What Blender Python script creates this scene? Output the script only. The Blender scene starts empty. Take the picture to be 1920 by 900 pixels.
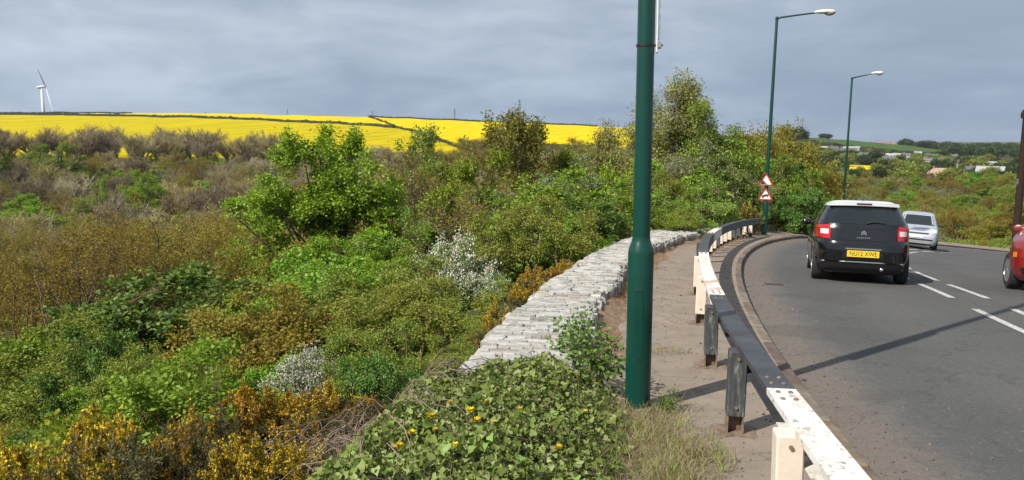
import bpy, bmesh, math, random
import numpy as np
from mathutils import Vector, Matrix

random.seed(7)
RNG = np.random.default_rng(11)
scene = bpy.context.scene
COL = scene.collection
R = math.radians

# ------------------------------------------------------------------ camera
FPX, EYE = 1390.0, 1.75                     # focal length in photo pixels, eye height above the pavement
PITCH = math.atan(185 / FPX)
cam_data = bpy.data.cameras.new('camera')
cam_data.sensor_width = 36.0
cam_data.lens = 36.0 * FPX / 1920.0
cam_data.clip_start = 0.05
cam_data.clip_end = 20000
cam = bpy.data.objects.new('camera', cam_data)
cam.location = (0, 0, EYE)
cam.rotation_euler = (math.pi / 2 - PITCH, 0, 0)
COL.objects.link(cam)
scene.camera = cam

# ------------------------------------------------------------------ sun
SUN_AZ_DIR = (-0.775, -0.632)               # where the sun stands (plan)
SUN_EL = 42.0
sun_vec = Vector((SUN_AZ_DIR[0] * math.cos(R(SUN_EL)), SUN_AZ_DIR[1] * math.cos(R(SUN_EL)), math.sin(R(SUN_EL))))
sun_data = bpy.data.lights.new('sun', 'SUN')
sun_data.energy = 5.0
sun_data.angle = R(0.55)
sun_data.color = (1.0, 0.945, 0.86)
sun = bpy.data.objects.new('sun', sun_data)
sun.rotation_euler = sun_vec.to_track_quat('Z', 'Y').to_euler()
sun.location = (-20, -20, 40)
COL.objects.link(sun)

# ------------------------------------------------------------------ world: physical sky behind a broken grey cloud sheet
world = bpy.data.worlds.new('World')
scene.world = world
world.use_nodes = True
wn, wl = world.node_tree.nodes, world.node_tree.links
wn.clear()
w_out = wn.new('ShaderNodeOutputWorld')
w_bg = wn.new('ShaderNodeBackground')
w_bg.inputs['Strength'].default_value = 0.1
sky = wn.new('ShaderNodeTexSky')
sky.sky_type = 'NISHITA'
sky.sun_disc = False
sky.sun_elevation = R(SUN_EL)
sky.sun_rotation = math.atan2(SUN_AZ_DIR[0], SUN_AZ_DIR[1]) % (2 * math.pi)
sky.air_density, sky.dust_density, sky.ozone_density = 1.0, 1.0, 1.0
tc = wn.new('ShaderNodeTexCoord')
mp = wn.new('ShaderNodeMapping')
mp.inputs['Scale'].default_value = (1.0, 1.0, 3.6)
mp.inputs['Location'].default_value = (0.31, 0.12, 0.4)
wl.new(tc.outputs['Generated'], mp.inputs['Vector'])
n1 = wn.new('ShaderNodeTexNoise')
n1.inputs['Scale'].default_value = 1.7
n1.inputs['Detail'].default_value = 7
n1.inputs['Roughness'].default_value = 0.52
n1.inputs['Distortion'].default_value = 0.35
wl.new(mp.outputs['Vector'], n1.inputs['Vector'])
n2 = wn.new('ShaderNodeTexNoise')
n2.inputs['Scale'].default_value = 6.5
n2.inputs['Detail'].default_value = 6
n2.inputs['Roughness'].default_value = 0.55
n2.inputs['Distortion'].default_value = 0.5
wl.new(mp.outputs['Vector'], n2.inputs['Vector'])
mx = wn.new('ShaderNodeMix'); mx.data_type = 'FLOAT'
mx.inputs[0].default_value = 0.42
wl.new(n1.outputs['Fac'], mx.inputs[2]); wl.new(n2.outputs['Fac'], mx.inputs[3])
cr = wn.new('ShaderNodeValToRGB')
el = cr.color_ramp.elements
el[0].position, el[0].color = 0.36, (0.325, 0.40, 0.505, 1)
el[1].position, el[1].color = 0.66, (0.62, 0.70, 0.785, 1)
e = el.new(0.46); e.color = (0.385, 0.465, 0.575, 1)
e = el.new(0.54); e.color = (0.47, 0.55, 0.645, 1)
wl.new(mx.outputs[0], cr.inputs['Fac'])
sc10 = wn.new('ShaderNodeVectorMath'); sc10.operation = 'SCALE'; sc10.inputs['Scale'].default_value = 8.0
wl.new(cr.outputs['Color'], sc10.inputs[0])
mixs = wn.new('ShaderNodeMix'); mixs.data_type = 'RGBA'
mixs.inputs[0].default_value = 0.975
wl.new(sky.outputs['Color'], mixs.inputs[6]); wl.new(sc10.outputs['Vector'], mixs.inputs[7])
# the cloud sheet is thicker, so darker and bluer, towards the horizon
sxyz = wn.new('ShaderNodeSeparateXYZ'); wl.new(tc.outputs['Generated'], sxyz.inputs[0])
mr = wn.new('ShaderNodeMapRange'); mr.inputs['From Min'].default_value = 0.0; mr.inputs['From Max'].default_value = 0.16
wl.new(sxyz.outputs['Z'], mr.inputs['Value'])
tint = wn.new('ShaderNodeMix'); tint.data_type = 'RGBA'
tint.inputs[6].default_value = (0.73, 0.80, 0.91, 1); tint.inputs[7].default_value = (1.06, 1.05, 1.05, 1)
wl.new(mr.outputs[0], tint.inputs[0])
mul = wn.new('ShaderNodeMix'); mul.data_type = 'RGBA'; mul.blend_type = 'MULTIPLY'; mul.inputs[0].default_value = 1.0
wl.new(mixs.outputs[2], mul.inputs[6]); wl.new(tint.outputs[2], mul.inputs[7])
wl.new(mul.outputs[2], w_bg.inputs['Color'])
wl.new(w_bg.outputs['Background'], w_out.inputs['Surface'])

vs = scene.view_settings
vs.view_transform = 'Standard'
vs.look = 'None'
vs.exposure = 0.32
vs.gamma = 1.0
vs.use_curve_mapping = False
cy = scene.cycles
cy.max_bounces = 6
cy.diffuse_bounces = 2
cy.glossy_bounces = 3
cy.transmission_bounces = 4
cy.transparent_max_bounces = 6
cy.use_denoising = True
cy.use_adaptive_sampling = True
cy.adaptive_threshold = 0.015

# ------------------------------------------------------------------ object helpers
def tag(o, label=None, cat=None, group=None, kind=None):
    if label: o['label'] = label
    if cat: o['category'] = cat
    if group: o['group'] = group
    if kind: o['kind'] = kind
    return o

def link(o, parent=None):
    COL.objects.link(o)
    if parent is not None:
        o.parent = parent
    return o

def empty(name, loc=(0, 0, 0), rz=0.0):
    o = bpy.data.objects.new(name, None)
    o.empty_display_size = 0.3
    o.location = loc
    o.rotation_euler = (0, 0, rz)
    return link(o)

def np_mesh(name, verts, faces, smooth=False):
    """verts (N,3); faces (M,k) array or list of such arrays"""
    me = bpy.data.meshes.new(name)
    verts = np.asarray(verts, dtype=np.float32).reshape(-1, 3)
    if not isinstance(faces, list):
        faces = [faces]
    faces = [np.asarray(f, dtype=np.int32) for f in faces if len(f)]
    me.vertices.add(len(verts))
    me.vertices.foreach_set('co', verts.ravel())
    tot = sum(f.size for f in faces)
    npol = sum(len(f) for f in faces)
    me.loops.add(tot)
    me.loops.foreach_set('vertex_index', np.concatenate([f.ravel() for f in faces]))
    me.polygons.add(npol)
    cnt = np.concatenate([np.full(len(f), f.shape[1], dtype=np.int32) for f in faces])
    st = np.concatenate([[0], np.cumsum(cnt)[:-1]]).astype(np.int32)
    me.polygons.foreach_set('loop_start', st)
    if smooth:
        me.polygons.foreach_set('use_smooth', np.ones(npol, dtype=bool))
    me.update(calc_edges=True)
    me.validate()
    return me

def obj(name, me, mat=None, parent=None):
    o = bpy.data.objects.new(name, me)
    if mat is not None and len(me.materials) == 0:
        me.materials.append(mat)
    return link(o, parent)

class MB:
    """collects simple shapes into one mesh"""
    def __init__(self): self.v, self.f = [], []
    def add(self, vs, fs):
        b = len(self.v)
        self.v += [tuple(p) for p in vs]
        self.f += [tuple(i + b for i in f) for f in fs]
        return self
    def box(self, x0, x1, y0, y1, z0, z1):
        return self.add([(x0,y0,z0),(x1,y0,z0),(x1,y1,z0),(x0,y1,z0),(x0,y0,z1),(x1,y0,z1),(x1,y1,z1),(x0,y1,z1)],
                        [(0,3,2,1),(4,5,6,7),(0,1,5,4),(1,2,6,5),(2,3,7,6),(3,0,4,7)])
    def cbox(self, c, sx, sy, sz):
        return self.box(c[0]-sx/2, c[0]+sx/2, c[1]-sy/2, c[1]+sy/2, c[2]-sz/2, c[2]+sz/2)
    def tube(self, pts, rad, n=8, caps=True):
        pts = [Vector(p) for p in pts]
        if not hasattr(rad, '__len__'): rad = [rad] * len(pts)
        b = len(self.v)
        for i, p in enumerate(pts):
            d = (pts[min(i+1, len(pts)-1)] - pts[max(i-1, 0)]).normalized()
            a = Vector((0, 0, 1)) if abs(d.z) < 0.9 else Vector((1, 0, 0))
            u = d.cross(a).normalized(); w = d.cross(u)
            for k in range(n):
                t = 2 * math.pi * k / n
                self.v.append(tuple(p + (u * math.cos(t) + w * math.sin(t)) * rad[i]))
        for i in range(len(pts) - 1):
            for k in range(n):
                k2 = (k + 1) % n
                self.f.append((b+i*n+k, b+i*n+k2, b+(i+1)*n+k2, b+(i+1)*n+k))
        if caps:
            self.f.append(tuple(b + k for k in reversed(range(n))))
            self.f.append(tuple(b + (len(pts)-1)*n + k for k in range(n)))
        return self
    def lathe(self, prof, n=16, c=(0, 0, 0), axis='z'):
        """profile of (r, h) about an axis through c"""
        b = len(self.v)
        for r, h in prof:
            for k in range(n):
                t = 2 * math.pi * k / n
                a, q = r * math.cos(t), r * math.sin(t)
                p = (a, q, h) if axis == 'z' else ((h, a, q) if axis == 'x' else (a, h, q))
                self.v.append((p[0]+c[0], p[1]+c[1], p[2]+c[2]))
        for i in range(len(prof) - 1):
            for k in range(n):
                k2 = (k + 1) % n
                self.f.append((b+i*n+k, b+i*n+k2, b+(i+1)*n+k2, b+(i+1)*n+k))
        self.f.append(tuple(b + k for k in reversed(range(n))))
        self.f.append(tuple(b + (len(prof)-1)*n + k for k in range(n)))
        return self
    def prism(self, poly, y0, y1):
        """polygon in (x,z) extruded along y"""
        n = len(poly)
        vs = [(x, y0, z) for x, z in poly] + [(x, y1, z) for x, z in poly]
        fs = [tuple(range(n)), tuple(reversed(range(n, 2*n)))]
        fs += [((k+1) % n, k, k+n, (k+1) % n + n) for k in range(n)]
        return self.add(vs, fs)
    def mesh(self, name, smooth=False, bevel=0.0, angle=None):
        me = bpy.data.meshes.new(name)
        me.from_pydata(self.v, [], self.f)
        bm = bmesh.new(); bm.from_mesh(me)
        bmesh.ops.recalc_face_normals(bm, faces=bm.faces)
        if bevel > 0:
            ed = [e for e in bm.edges if len(e.link_faces) == 2 and e.calc_face_angle(0) > 0.6]
            bmesh.ops.bevel(bm, geom=ed, offset=bevel, segments=1, affect='EDGES', profile=0.5)
        if smooth or angle:
            for f in bm.faces: f.smooth = True
            if angle:
                for e in bm.edges:
                    e.smooth = not (len(e.link_faces) == 2 and e.calc_face_angle(0) > angle)
        bm.to_mesh(me); bm.free()
        return me
    def build(self, name, mat, parent=None, **kw):
        return obj(name, self.mesh(name, **kw), mat, parent)

# ------------------------------------------------------------------ material helpers
MATS = {}
def mat(name):
    m = bpy.data.materials.new(name)
    m.use_nodes = True
    m.node_tree.nodes.clear()
    MATS[name] = m
    nt = m.node_tree
    out = nt.nodes.new('ShaderNodeOutputMaterial')
    return m, nt, out

def nnode(nt, typ, **kw):
    n = nt.nodes.new(typ)
    for k, v in kw.items():
        if k.startswith('_'):
            setattr(n, k[1:], v)
        else:
            n.inputs[k.replace('__', ' ')].default_value = v
    return n

def c4(c): return (c[0], c[1], c[2], 1.0)

def noise(nt, scale, detail=4, rough=0.55, vec=None, dist=0.0, coord='Object'):
    n = nnode(nt, 'ShaderNodeTexNoise', Scale=scale, Detail=detail, Roughness=rough, Distortion=dist)
    if vec is None:
        t = nt.nodes.new('ShaderNodeTexCoord'); vec = t.outputs[coord]
    nt.links.new(vec, n.inputs['Vector'])
    return n.outputs['Fac']

def ramp(nt, fac, stops):
    r = nt.nodes.new('ShaderNodeValToRGB')
    el = r.color_ramp.elements
    while len(el) > 1: el.remove(el[-1])
    el[0].position, el[0].color = stops[0][0], c4(stops[0][1])
    for p, c in stops[1:]:
        e = el.new(p); e.color = c4(c)
    nt.links.new(fac, r.inputs['Fac'])
    return r.outputs['Color']

def mixc(nt, fac, a, b, mode='MIX'):
    m = nt.nodes.new('ShaderNodeMix'); m.data_type = 'RGBA'; m.blend_type = mode
    for i, v in ((0, fac), (6, a), (7, b)):
        if hasattr(v, 'is_linked') or hasattr(v, 'links'):
            nt.links.new(v, m.inputs[i])
        else:
            m.inputs[i].default_value = v if i == 0 else c4(v)
    return m.outputs[2]

def math_n(nt, op, a, b=None, clamp=False):
    m = nt.nodes.new('ShaderNodeMath'); m.operation = op; m.use_clamp = clamp
    for i, v in ((0, a), (1, b)):
        if v is None: continue
        if hasattr(v, 'links'): nt.links.new(v, m.inputs[i])
        else: m.inputs[i].default_value = v
    return m.outputs[0]

def principled(nt, out, color, rough=0.6, metallic=0.0, spec=0.5, bump=None, bump_s=0.3, bump_d=0.01, coat=0.0):
    p = nt.nodes.new('ShaderNodeBsdfPrincipled')
    if hasattr(color, 'links'): nt.links.new(color, p.inputs['Base Color'])
    else: p.inputs['Base Color'].default_value = c4(color)
    if hasattr(rough, 'links'): nt.links.new(rough, p.inputs['Roughness'])
    else: p.inputs['Roughness'].default_value = rough
    p.inputs['Metallic'].default_value = metallic
    p.inputs['Specular IOR Level'].default_value = spec
    p.inputs['Coat Weight'].default_value = coat
    p.inputs['Coat Roughness'].default_value = 0.05
    if bump is not None:
        b = nnode(nt, 'ShaderNodeBump', Strength=bump_s, Distance=bump_d)
        nt.links.new(bump, b.inputs['Height'])
        nt.links.new(b.outputs['Normal'], p.inputs['Normal'])
    nt.links.new(p.outputs['BSDF'], out.inputs['Surface'])
    return p

def plain(name, color, rough=0.6, metallic=0.0, spec=0.5, coat=0.0, vary=0.0, vscale=8.0, bump_d=0.0):
    m, nt, out = mat(name)
    col, b = color, None
    if vary > 0:
        f = noise(nt, vscale, 5, 0.6)
        col = ramp(nt, f, [(0.3, [max(0, c * (1 - vary)) for c in color]), (0.7, [min(1, c * (1 + vary)) for c in color])])
        if bump_d > 0: b = f
    principled(nt, out, col, rough, metallic, spec, b, 0.4, bump_d, coat)
    return m

def leaf_mat(name, cols, trans=0.35, gloss=0.06, rough=0.6, vary_obj=0.22, tcol=None):
    gloss = min(gloss, 0.05) * 0.35
    """leaves: colour picked per leaf (island) and shifted per plant; light passes through"""
    m, nt, out = mat(name)
    g = nt.nodes.new('ShaderNodeNewGeometry')
    oi = nt.nodes.new('ShaderNodeObjectInfo')
    n = len(cols)
    col = ramp(nt, g.outputs['Random Per Island'], [(i / max(1, n - 1), c) for i, c in enumerate(cols)])
    hsv = nt.nodes.new('ShaderNodeHueSaturation')
    nt.links.new(col, hsv.inputs['Color'])
    hue = math_n(nt, 'ADD', math_n(nt, 'MULTIPLY', oi.outputs['Random'], 0.045), 0.478)
    val = math_n(nt, 'ADD', math_n(nt, 'MULTIPLY', oi.outputs['Random'], vary_obj * 2), 1.0 - vary_obj)
    nt.links.new(hue, hsv.inputs['Hue']); nt.links.new(val, hsv.inputs['Value'])
    d = nt.nodes.new('ShaderNodeBsdfDiffuse'); t = nt.nodes.new('ShaderNodeBsdfTranslucent')
    nt.links.new(hsv.outputs['Color'], d.inputs['Color'])
    tc_ = mixc(nt, 0.5, hsv.outputs['Color'], tcol or (0.16, 0.22, 0.015))
    nt.links.new(tc_, t.inputs['Color'])
    ms = nnode(nt, 'ShaderNodeMixShader'); ms.inputs[0].default_value = trans
    nt.links.new(d.outputs[0], ms.inputs[1]); nt.links.new(t.outputs[0], ms.inputs[2])
    gl = nnode(nt, 'ShaderNodeBsdfGlossy', Roughness=rough)
    gl.inputs['Color'].default_value = (0.9, 0.95, 0.9, 1)
    mg = nnode(nt, 'ShaderNodeMixShader'); mg.inputs[0].default_value = gloss
    nt.links.new(ms.outputs[0], mg.inputs[1]); nt.links.new(gl.outputs[0], mg.inputs[2])
    nt.links.new(mg.outputs[0], out.inputs['Surface'])
    return m

def bark_mat(name, a, b, scale=14, vary=0.15):
    m, nt, out = mat(name)
    f = noise(nt, scale, 5, 0.65)
    col = ramp(nt, f, [(0.3, a), (0.7, b)])
    oi = nt.nodes.new('ShaderNodeObjectInfo')
    hsv = nt.nodes.new('ShaderNodeHueSaturation'); nt.links.new(col, hsv.inputs['Color'])
    nt.links.new(math_n(nt, 'ADD', math_n(nt, 'MULTIPLY', oi.outputs['Random'], vary * 2), 1.0 - vary), hsv.inputs['Value'])
    nt.links.new(math_n(nt, 'ADD', math_n(nt, 'MULTIPLY', oi.outputs['Random'], 0.04), 0.48), hsv.inputs['Hue'])
    nt.links.new(math_n(nt, 'ADD', math_n(nt, 'MULTIPLY', math_n(nt, 'FRACT', math_n(nt, 'MULTIPLY', oi.outputs['Random'], 7.3)), 0.5), 0.85), hsv.inputs['Saturation'])
    col = hsv.outputs['Color']
    principled(nt, out, col, 0.9, 0, 0.2, f, 0.5, 0.02)
    return m

# ------------------------------------------------------------------ alignment of the road: K(s) is the line of the left kerb
_hs = np.array([-60, -20, 0, 5, 10, 15, 20, 25, 30, 40, 60, 100, 160], float)
_hd = np.radians(np.array([2, 5, 7.5, 9.5, 13.0, 17.0, 21.5, 27.5, 34, 45, 60, 74, 84], float))
KS = np.arange(-60, 150.001, 0.2)
_h = np.interp(KS, _hs, _hd)
KX = np.concatenate([[0], np.cumsum(np.sin((_h[1:] + _h[:-1]) / 2) * 0.2)])
KY = np.concatenate([[0], np.cumsum(np.cos((_h[1:] + _h[:-1]) / 2) * 0.2)])
KX += 1.60 - np.interp(0, KS, KX)
KY += 0.0 - np.interp(0, KS, KY)
_slope = np.interp(KS, [-60, 0, 6, 7, 13, 15, 24, 30, 38, 60, 150], [-0.03, -0.0605, -0.0605, -0.047, -0.047, -0.068, -0.066, -0.085, -0.12, -0.13, -0.05])
KZ = np.concatenate([[0], np.cumsum((_slope[1:] + _slope[:-1]) / 2 * 0.2)])
KZ -= np.interp(0, KS, KZ)
ROAD_W, KERB_H = 7.05, 0.09

def kern(s, n):
    """curvilinear (s along the kerb, n to the right of it) -> plan"""
    s = np.asarray(s, float); n = np.asarray(n, float)
    hd = np.interp(s, _hs, _hd)
    return np.interp(s, KS, KX) + np.cos(hd) * n, np.interp(s, KS, KY) - np.sin(hd) * n

def curv(X, Y):
    X = np.atleast_1d(np.asarray(X, float)).ravel(); Y = np.atleast_1d(np.asarray(Y, float)).ravel()
    s = np.empty(len(X)); n = np.empty(len(X))
    for a in range(0, len(X), 20000):
        x, y = X[a:a+20000, None], Y[a:a+20000, None]
        d2 = (x - KX[None, ::3]) ** 2 + (y - KY[None, ::3]) ** 2
        i = d2.argmin(1)
        s0 = KS[::3][i]
        for _ in range(2):
            hd = np.interp(s0, _hs, _hd)
            dx = x[:, 0] - np.interp(s0, KS, KX); dy = y[:, 0] - np.interp(s0, KS, KY)
            s0 = np.clip(s0 + np.clip(dx * np.sin(hd) + dy * np.cos(hd), -0.6, 0.6), KS[0], KS[-1])
        hd = np.interp(s0, _hs, _hd)
        dx = x[:, 0] - np.interp(s0, KS, KX); dy = y[:, 0] - np.interp(s0, KS, KY)
        s[a:a+20000] = s0; n[a:a+20000] = dx * np.cos(hd) - dy * np.sin(hd)
    return s, n

def surf(s, n):
    """height of the pavement plane"""
    c = np.interp(s, [13, 27, 60], [0.0, 0.07, 0.06])
    return np.interp(s, KS, KZ) - c * np.clip(n, -3.5, 11)

def sstep(a, b, x):
    t = np.clip((np.asarray(x, float) - a) / (b - a), 0, 1)
    return t * t * (3 - 2 * t)

# ------------------------------------------------------------------ the valley round about, in polar tables about the viewpoint
_tp = np.array([-400, 400, 700, 1130, 1300, 1500, 1600, 1700, 1800, 1920, 2600], float)
_tr = np.array([0, 40, 60, 100, 150, 200, 260, 310, 330, 600, 1050, 1400, 2000, 3000, 6000, 9000], float)
_tz = np.array([
 [-4, -9.5, -13, -17, -19, -17, -11.5, -7.5, -6.5, 10.8, 39.6, 37, 28, 15, 0, 0],
 [-4, -9.5, -13, -17, -19, -17, -11.5, -7.5, -6.5, 10.8, 39.6, 37, 28, 15, 0, 0],
 [-4, -9.5, -13, -17, -19, -17, -11.5, -8.0, -7.0, 9.0, 34.2, 32, 26, 15, 0, 0],
 [-4, -8.5, -12, -15, -17, -16, -13, -10, -9, 3.0, 21.4, 21, 18, 10, 0, 0],
 [-4, -7.0, -10, -13, -16, -17, -16, -14, -13, -4.0, 12, 15, 13, 6, 0, 0],
 [-4, -6.0, -9, -12, -15, -17, -17, -17, -17, -16.0, 3.5, 9.8, 6, -2, -2, -2],
 [-4, -5.5, -8, -12, -16, -19, -20, -21, -21, -21.0, -8, 2.7, -12, -11, -8, -8],
 [-4, -5.0, -7.5, -12, -17, -20, -22, -23, -23, -23.0, -15, -6.3, -20, -12, -8, -8],
 [-4, -5.0, -7.5, -12, -17, -20, -22, -23, -24, -25.0, -22, -19, -21, -12, -8, -8],
 [-4, -5.0, -7.5, -12, -16, -19, -21, -23, -24, -26.0, -24, -21, -16, -11, -6, -6],
 [-4, -5.0, -7.5, -12, -16, -19, -21, -23, -24, -26.0, -24, -21, -16, -11, -6, -6]], float)

def az_px(px): return np.arctan((np.asarray(px, float) - 960) / FPX * 0.991)
def polar(px, r):
    a = az_px(px)
    return r * np.sin(a), r * np.cos(a)

def far_h(X, Y):
    r = np.hypot(X, Y)
    az = np.arctan2(X, np.maximum(Y, 0.35 * np.abs(X) + 1e-6))
    px = np.clip(960 + FPX * np.tan(az) / 0.991, _tp[0], _tp[-1])
    i = np.clip(np.searchsorted(_tp, px) - 1, 0, len(_tp) - 2)
    t = (px - _tp[i]) / (_tp[i+1] - _tp[i])
    t = np.clip(t, 0, 1)
    rows = np.stack([np.interp(r, _tr, z) for z in _tz])       # (K, N)
    k = np.arange(len(r))
    z = rows[i, k] * (1 - t) + rows[i + 1, k] * t
    far = sstep(200, 330, r)                     # the tables give rise per metre of depth, not of slant distance
    z = z * (1 - far) + (EYE + (z - EYE) * np.clip(np.cos(az), 0.75, 1)) * far
    z += 0.5 * np.sin(X * 0.11 + 1.3) * np.sin(Y * 0.09) * sstep(60, 140, r)
    return z

def ground_h(X, Y):
    X = np.atleast_1d(np.asarray(X, float)).ravel(); Y = np.atleast_1d(np.asarray(Y, float)).ravel()
    r = np.hypot(X, Y)
    z = far_h(X, Y)
    near = r < 130
    if near.any():
        s, n = curv(X[near], Y[near])
        base = surf(s, n)
        dl = np.maximum(0, -n - 2.9)
        off = np.where(n > 0, -KERB_H - 0.06, -0.06)
        off = np.where(n > ROAD_W, -0.05, off)
        off = np.where(n > ROAD_W + 1.9, -0.05 - 0.22 * (n - ROAD_W - 1.9), off)
        bank = 0.28 * sstep(0, 0.35, dl) + 0.31 * dl + 0.10 * np.sin(X[near] * 1.7) * np.sin(Y[near] * 1.3 + 1) * sstep(0.5, 2, dl)
        off = np.where(n < -2.9, -0.06 - bank, off)
        loc = base + off
        w = 1 - sstep(26, 58, r[near])
        cor = (1 - sstep(0, 5, np.maximum(np.maximum(-2.5 - n, n - ROAD_W - 2.0), 0))) * (1 - sstep(60, 95, s))
        w = np.maximum(w, cor)
        z[near] = z[near] * (1 - w) + loc * w
    return z

def gh(x, y): return float(ground_h([x], [y])[0])

# ------------------------------------------------------------------ materials of the setting
def road_material():
    m, nt, out = mat('asphalt')
    uv = nt.nodes.new('ShaderNodeTexCoord')
    sp = nt.nodes.new('ShaderNodeSeparateXYZ'); nt.links.new(uv.outputs['UV'], sp.inputs[0])
    fine = noise(nt, 95, 3, 0.7)
    grit = nnode(nt, 'ShaderNodeTexVoronoi', Scale=140.0)
    nt.links.new(uv.outputs['Object'], grit.inputs['Vector'])
    big = noise(nt, 0.7, 5, 0.6)
    mid = noise(nt, 5.0, 5, 0.65)
    c = ramp(nt, fine, [(0.28, (0.043, 0.042, 0.040)), (0.5, (0.075, 0.073, 0.069)), (0.75, (0.136, 0.132, 0.124))])
    c = mixc(nt, 0.35, c, ramp(nt, grit.outputs['Color'], [(0.0, (0.036, 0.036, 0.036)), (1.0, (0.18, 0.176, 0.168))]))
    c = mixc(nt, 0.30, c, ramp(nt, big, [(0.3, (0.066, 0.065, 0.063)), (0.7, (0.12, 0.116, 0.11))]))
    # silt washed up along the kerb
    edge = math_n(nt, 'ADD', sp.outputs['Y'], math_n(nt, 'MULTIPLY', mid, -0.75))
    ef = ramp(nt, edge, [(0.0, (0.95, 0.95, 0.95)), (0.08, (0.65, 0.65, 0.65)), (0.42, (0.0, 0.0, 0.0))])
    dirt = ramp(nt, fine, [(0.3, (0.12, 0.098, 0.078)), (0.7, (0.225, 0.184, 0.146))])
    c = mixc(nt, ef, c, dirt)
    # wheel polished tracks, oil streak
    wv = nt.nodes.new('ShaderNodeMath'); wv.operation = 'SINE'
    nt.links.new(math_n(nt, 'MULTIPLY', sp.outputs['Y'], 3.7), wv.inputs[0])
    c = mixc(nt, math_n(nt, 'MULTIPLY', math_n(nt, 'ADD', wv.outputs[0], 1.0), 0.12), c, (0.125, 0.12, 0.117))
    chip = noise(nt, 26, 4, 0.75); chip2 = noise(nt, 11, 5, 0.7)
    c = mixc(nt, ramp(nt, chip, [(0.58, (0, 0, 0)), (0.70, (0.55, 0.55, 0.55))]), c, (0.235, 0.225, 0.21))
    c = mixc(nt, ramp(nt, chip, [(0.30, (0.6, 0.6, 0.6)), (0.41, (0, 0, 0))]), c, (0.035, 0.034, 0.033))
    c = mixc(nt, ramp(nt, chip2, [(0.33, (0.35, 0.35, 0.35)), (0.45, (0, 0, 0))]), c, (0.05, 0.049, 0.047))
    vr = nnode(nt, 'ShaderNodeTexVoronoi', Scale=0.42, _feature='DISTANCE_TO_EDGE')
    wb = nnode(nt, 'ShaderNodeTexNoise', Scale=1.6, Detail=5); nt.links.new(uv.outputs['Object'], wb.inputs['Vector'])
    vv = nt.nodes.new('ShaderNodeVectorMath'); vv.operation = 'MULTIPLY_ADD'; vv.inputs[1].default_value = (1.1, 1.1, 1.1)
    nt.links.new(wb.outputs['Color'], vv.inputs[0]); nt.links.new(uv.outputs['Object'], vv.inputs[2]); nt.links.new(vv.outputs[0], vr.inputs['Vector'])
    c = mixc(nt, ramp(nt, vr.outputs['Distance'], [(0.0, (0.35, 0.35, 0.35)), (0.010, (0, 0, 0))]), c, (0.035, 0.035, 0.034))
    pt = noise(nt, 0.35, 2, 0.4)
    c = mixc(nt, ramp(nt, pt, [(0.60, (0, 0, 0)), (0.615, (0.3, 0.3, 0.3))]), c, (0.055, 0.054, 0.053))
    b = math_n(nt, 'ADD', fine, grit.outputs['Distance'])
    principled(nt, out, c, 0.86, 0, 0.3, b, 0.55, 0.006)
    return m

def pavement_material():
    m, nt, out = mat('gritty_tarmac')
    uv = nt.nodes.new('ShaderNodeTexCoord')
    fine = noise(nt, 80, 4, 0.7)
    mid = noise(nt, 3.2, 6, 0.62)
    big = noise(nt, 0.9, 4, 0.6)
    c = ramp(nt, fine, [(0.25, (0.165, 0.131, 0.101)), (0.5, (0.255, 0.206, 0.162)), (0.78, (0.37, 0.305, 0.245))])
    c = mixc(nt, 0.45, c, ramp(nt, mid, [(0.3, (0.15, 0.118, 0.091)), (0.52, (0.25, 0.202, 0.158)), (0.72, (0.34, 0.285, 0.228))]))
    red = ramp(nt, big, [(0.58, (0, 0, 0)), (0.72, (0.5, 0.5, 0.5))])
    c = mixc(nt, red, c, (0.27, 0.175, 0.12))
    vr = nnode(nt, 'ShaderNodeTexVoronoi', Scale=0.75, _feature='DISTANCE_TO_EDGE')
    wob = nnode(nt, 'ShaderNodeTexNoise', Scale=2.5, Detail=4)
    nt.links.new(uv.outputs['Object'], wob.inputs['Vector'])
    vv = nt.nodes.new('ShaderNodeVectorMath'); vv.operation = 'MULTIPLY_ADD'
    vv.inputs[1].default_value = (0.7, 0.7, 0.7)
    nt.links.new(wob.outputs['Color'], vv.inputs[0]); nt.links.new(uv.outputs['Object'], vv.inputs[2])
    nt.links.new(vv.outputs[0], vr.inputs['Vector'])
    crack = ramp(nt, vr.outputs['Distance'], [(0.0, (0.55, 0.55, 0.55)), (0.012, (0, 0, 0))])
    c = mixc(nt, crack, c, (0.09, 0.075, 0.06))
    st = nnode(nt, 'ShaderNodeTexVoronoi', Scale=9.0)
    nt.links.new(uv.outputs['Object'], st.inputs['Vector'])
    spot = ramp(nt, st.outputs['Distance'], [(0.06, (0.8, 0.8, 0.8)), (0.15, (0, 0, 0))])
    c = mixc(nt, spot, c, (0.10, 0.08, 0.062))
    principled(nt, out, c, 0.92, 0, 0.25, math_n(nt, 'ADD', fine, mid), 0.6, 0.008)
    return m

def ground_material():
    m, nt, out = mat('rough_ground')
    a = noise(nt, 0.35, 6, 0.65); b = noise(nt, 6.0, 5, 0.7); f = noise(nt, 0.012, 4, 0.5)
    c = ramp(nt, a, [(0.3, (0.038, 0.042, 0.016)), (0.5, (0.062, 0.058, 0.026)), (0.7, (0.075, 0.085, 0.024))])
    c = mixc(nt, 0.4, c, ramp(nt, b, [(0.3, (0.045, 0.036, 0.02)), (0.7, (0.105, 0.09, 0.05))]))
    c = mixc(nt, 0.35, c, ramp(nt, f, [(0.35, (0.05, 0.07, 0.02)), (0.65, (0.10, 0.10, 0.045))]))
    principled(nt, out, c, 0.95, 0, 0.1, b, 0.6, 0.05)
    return m

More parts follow.
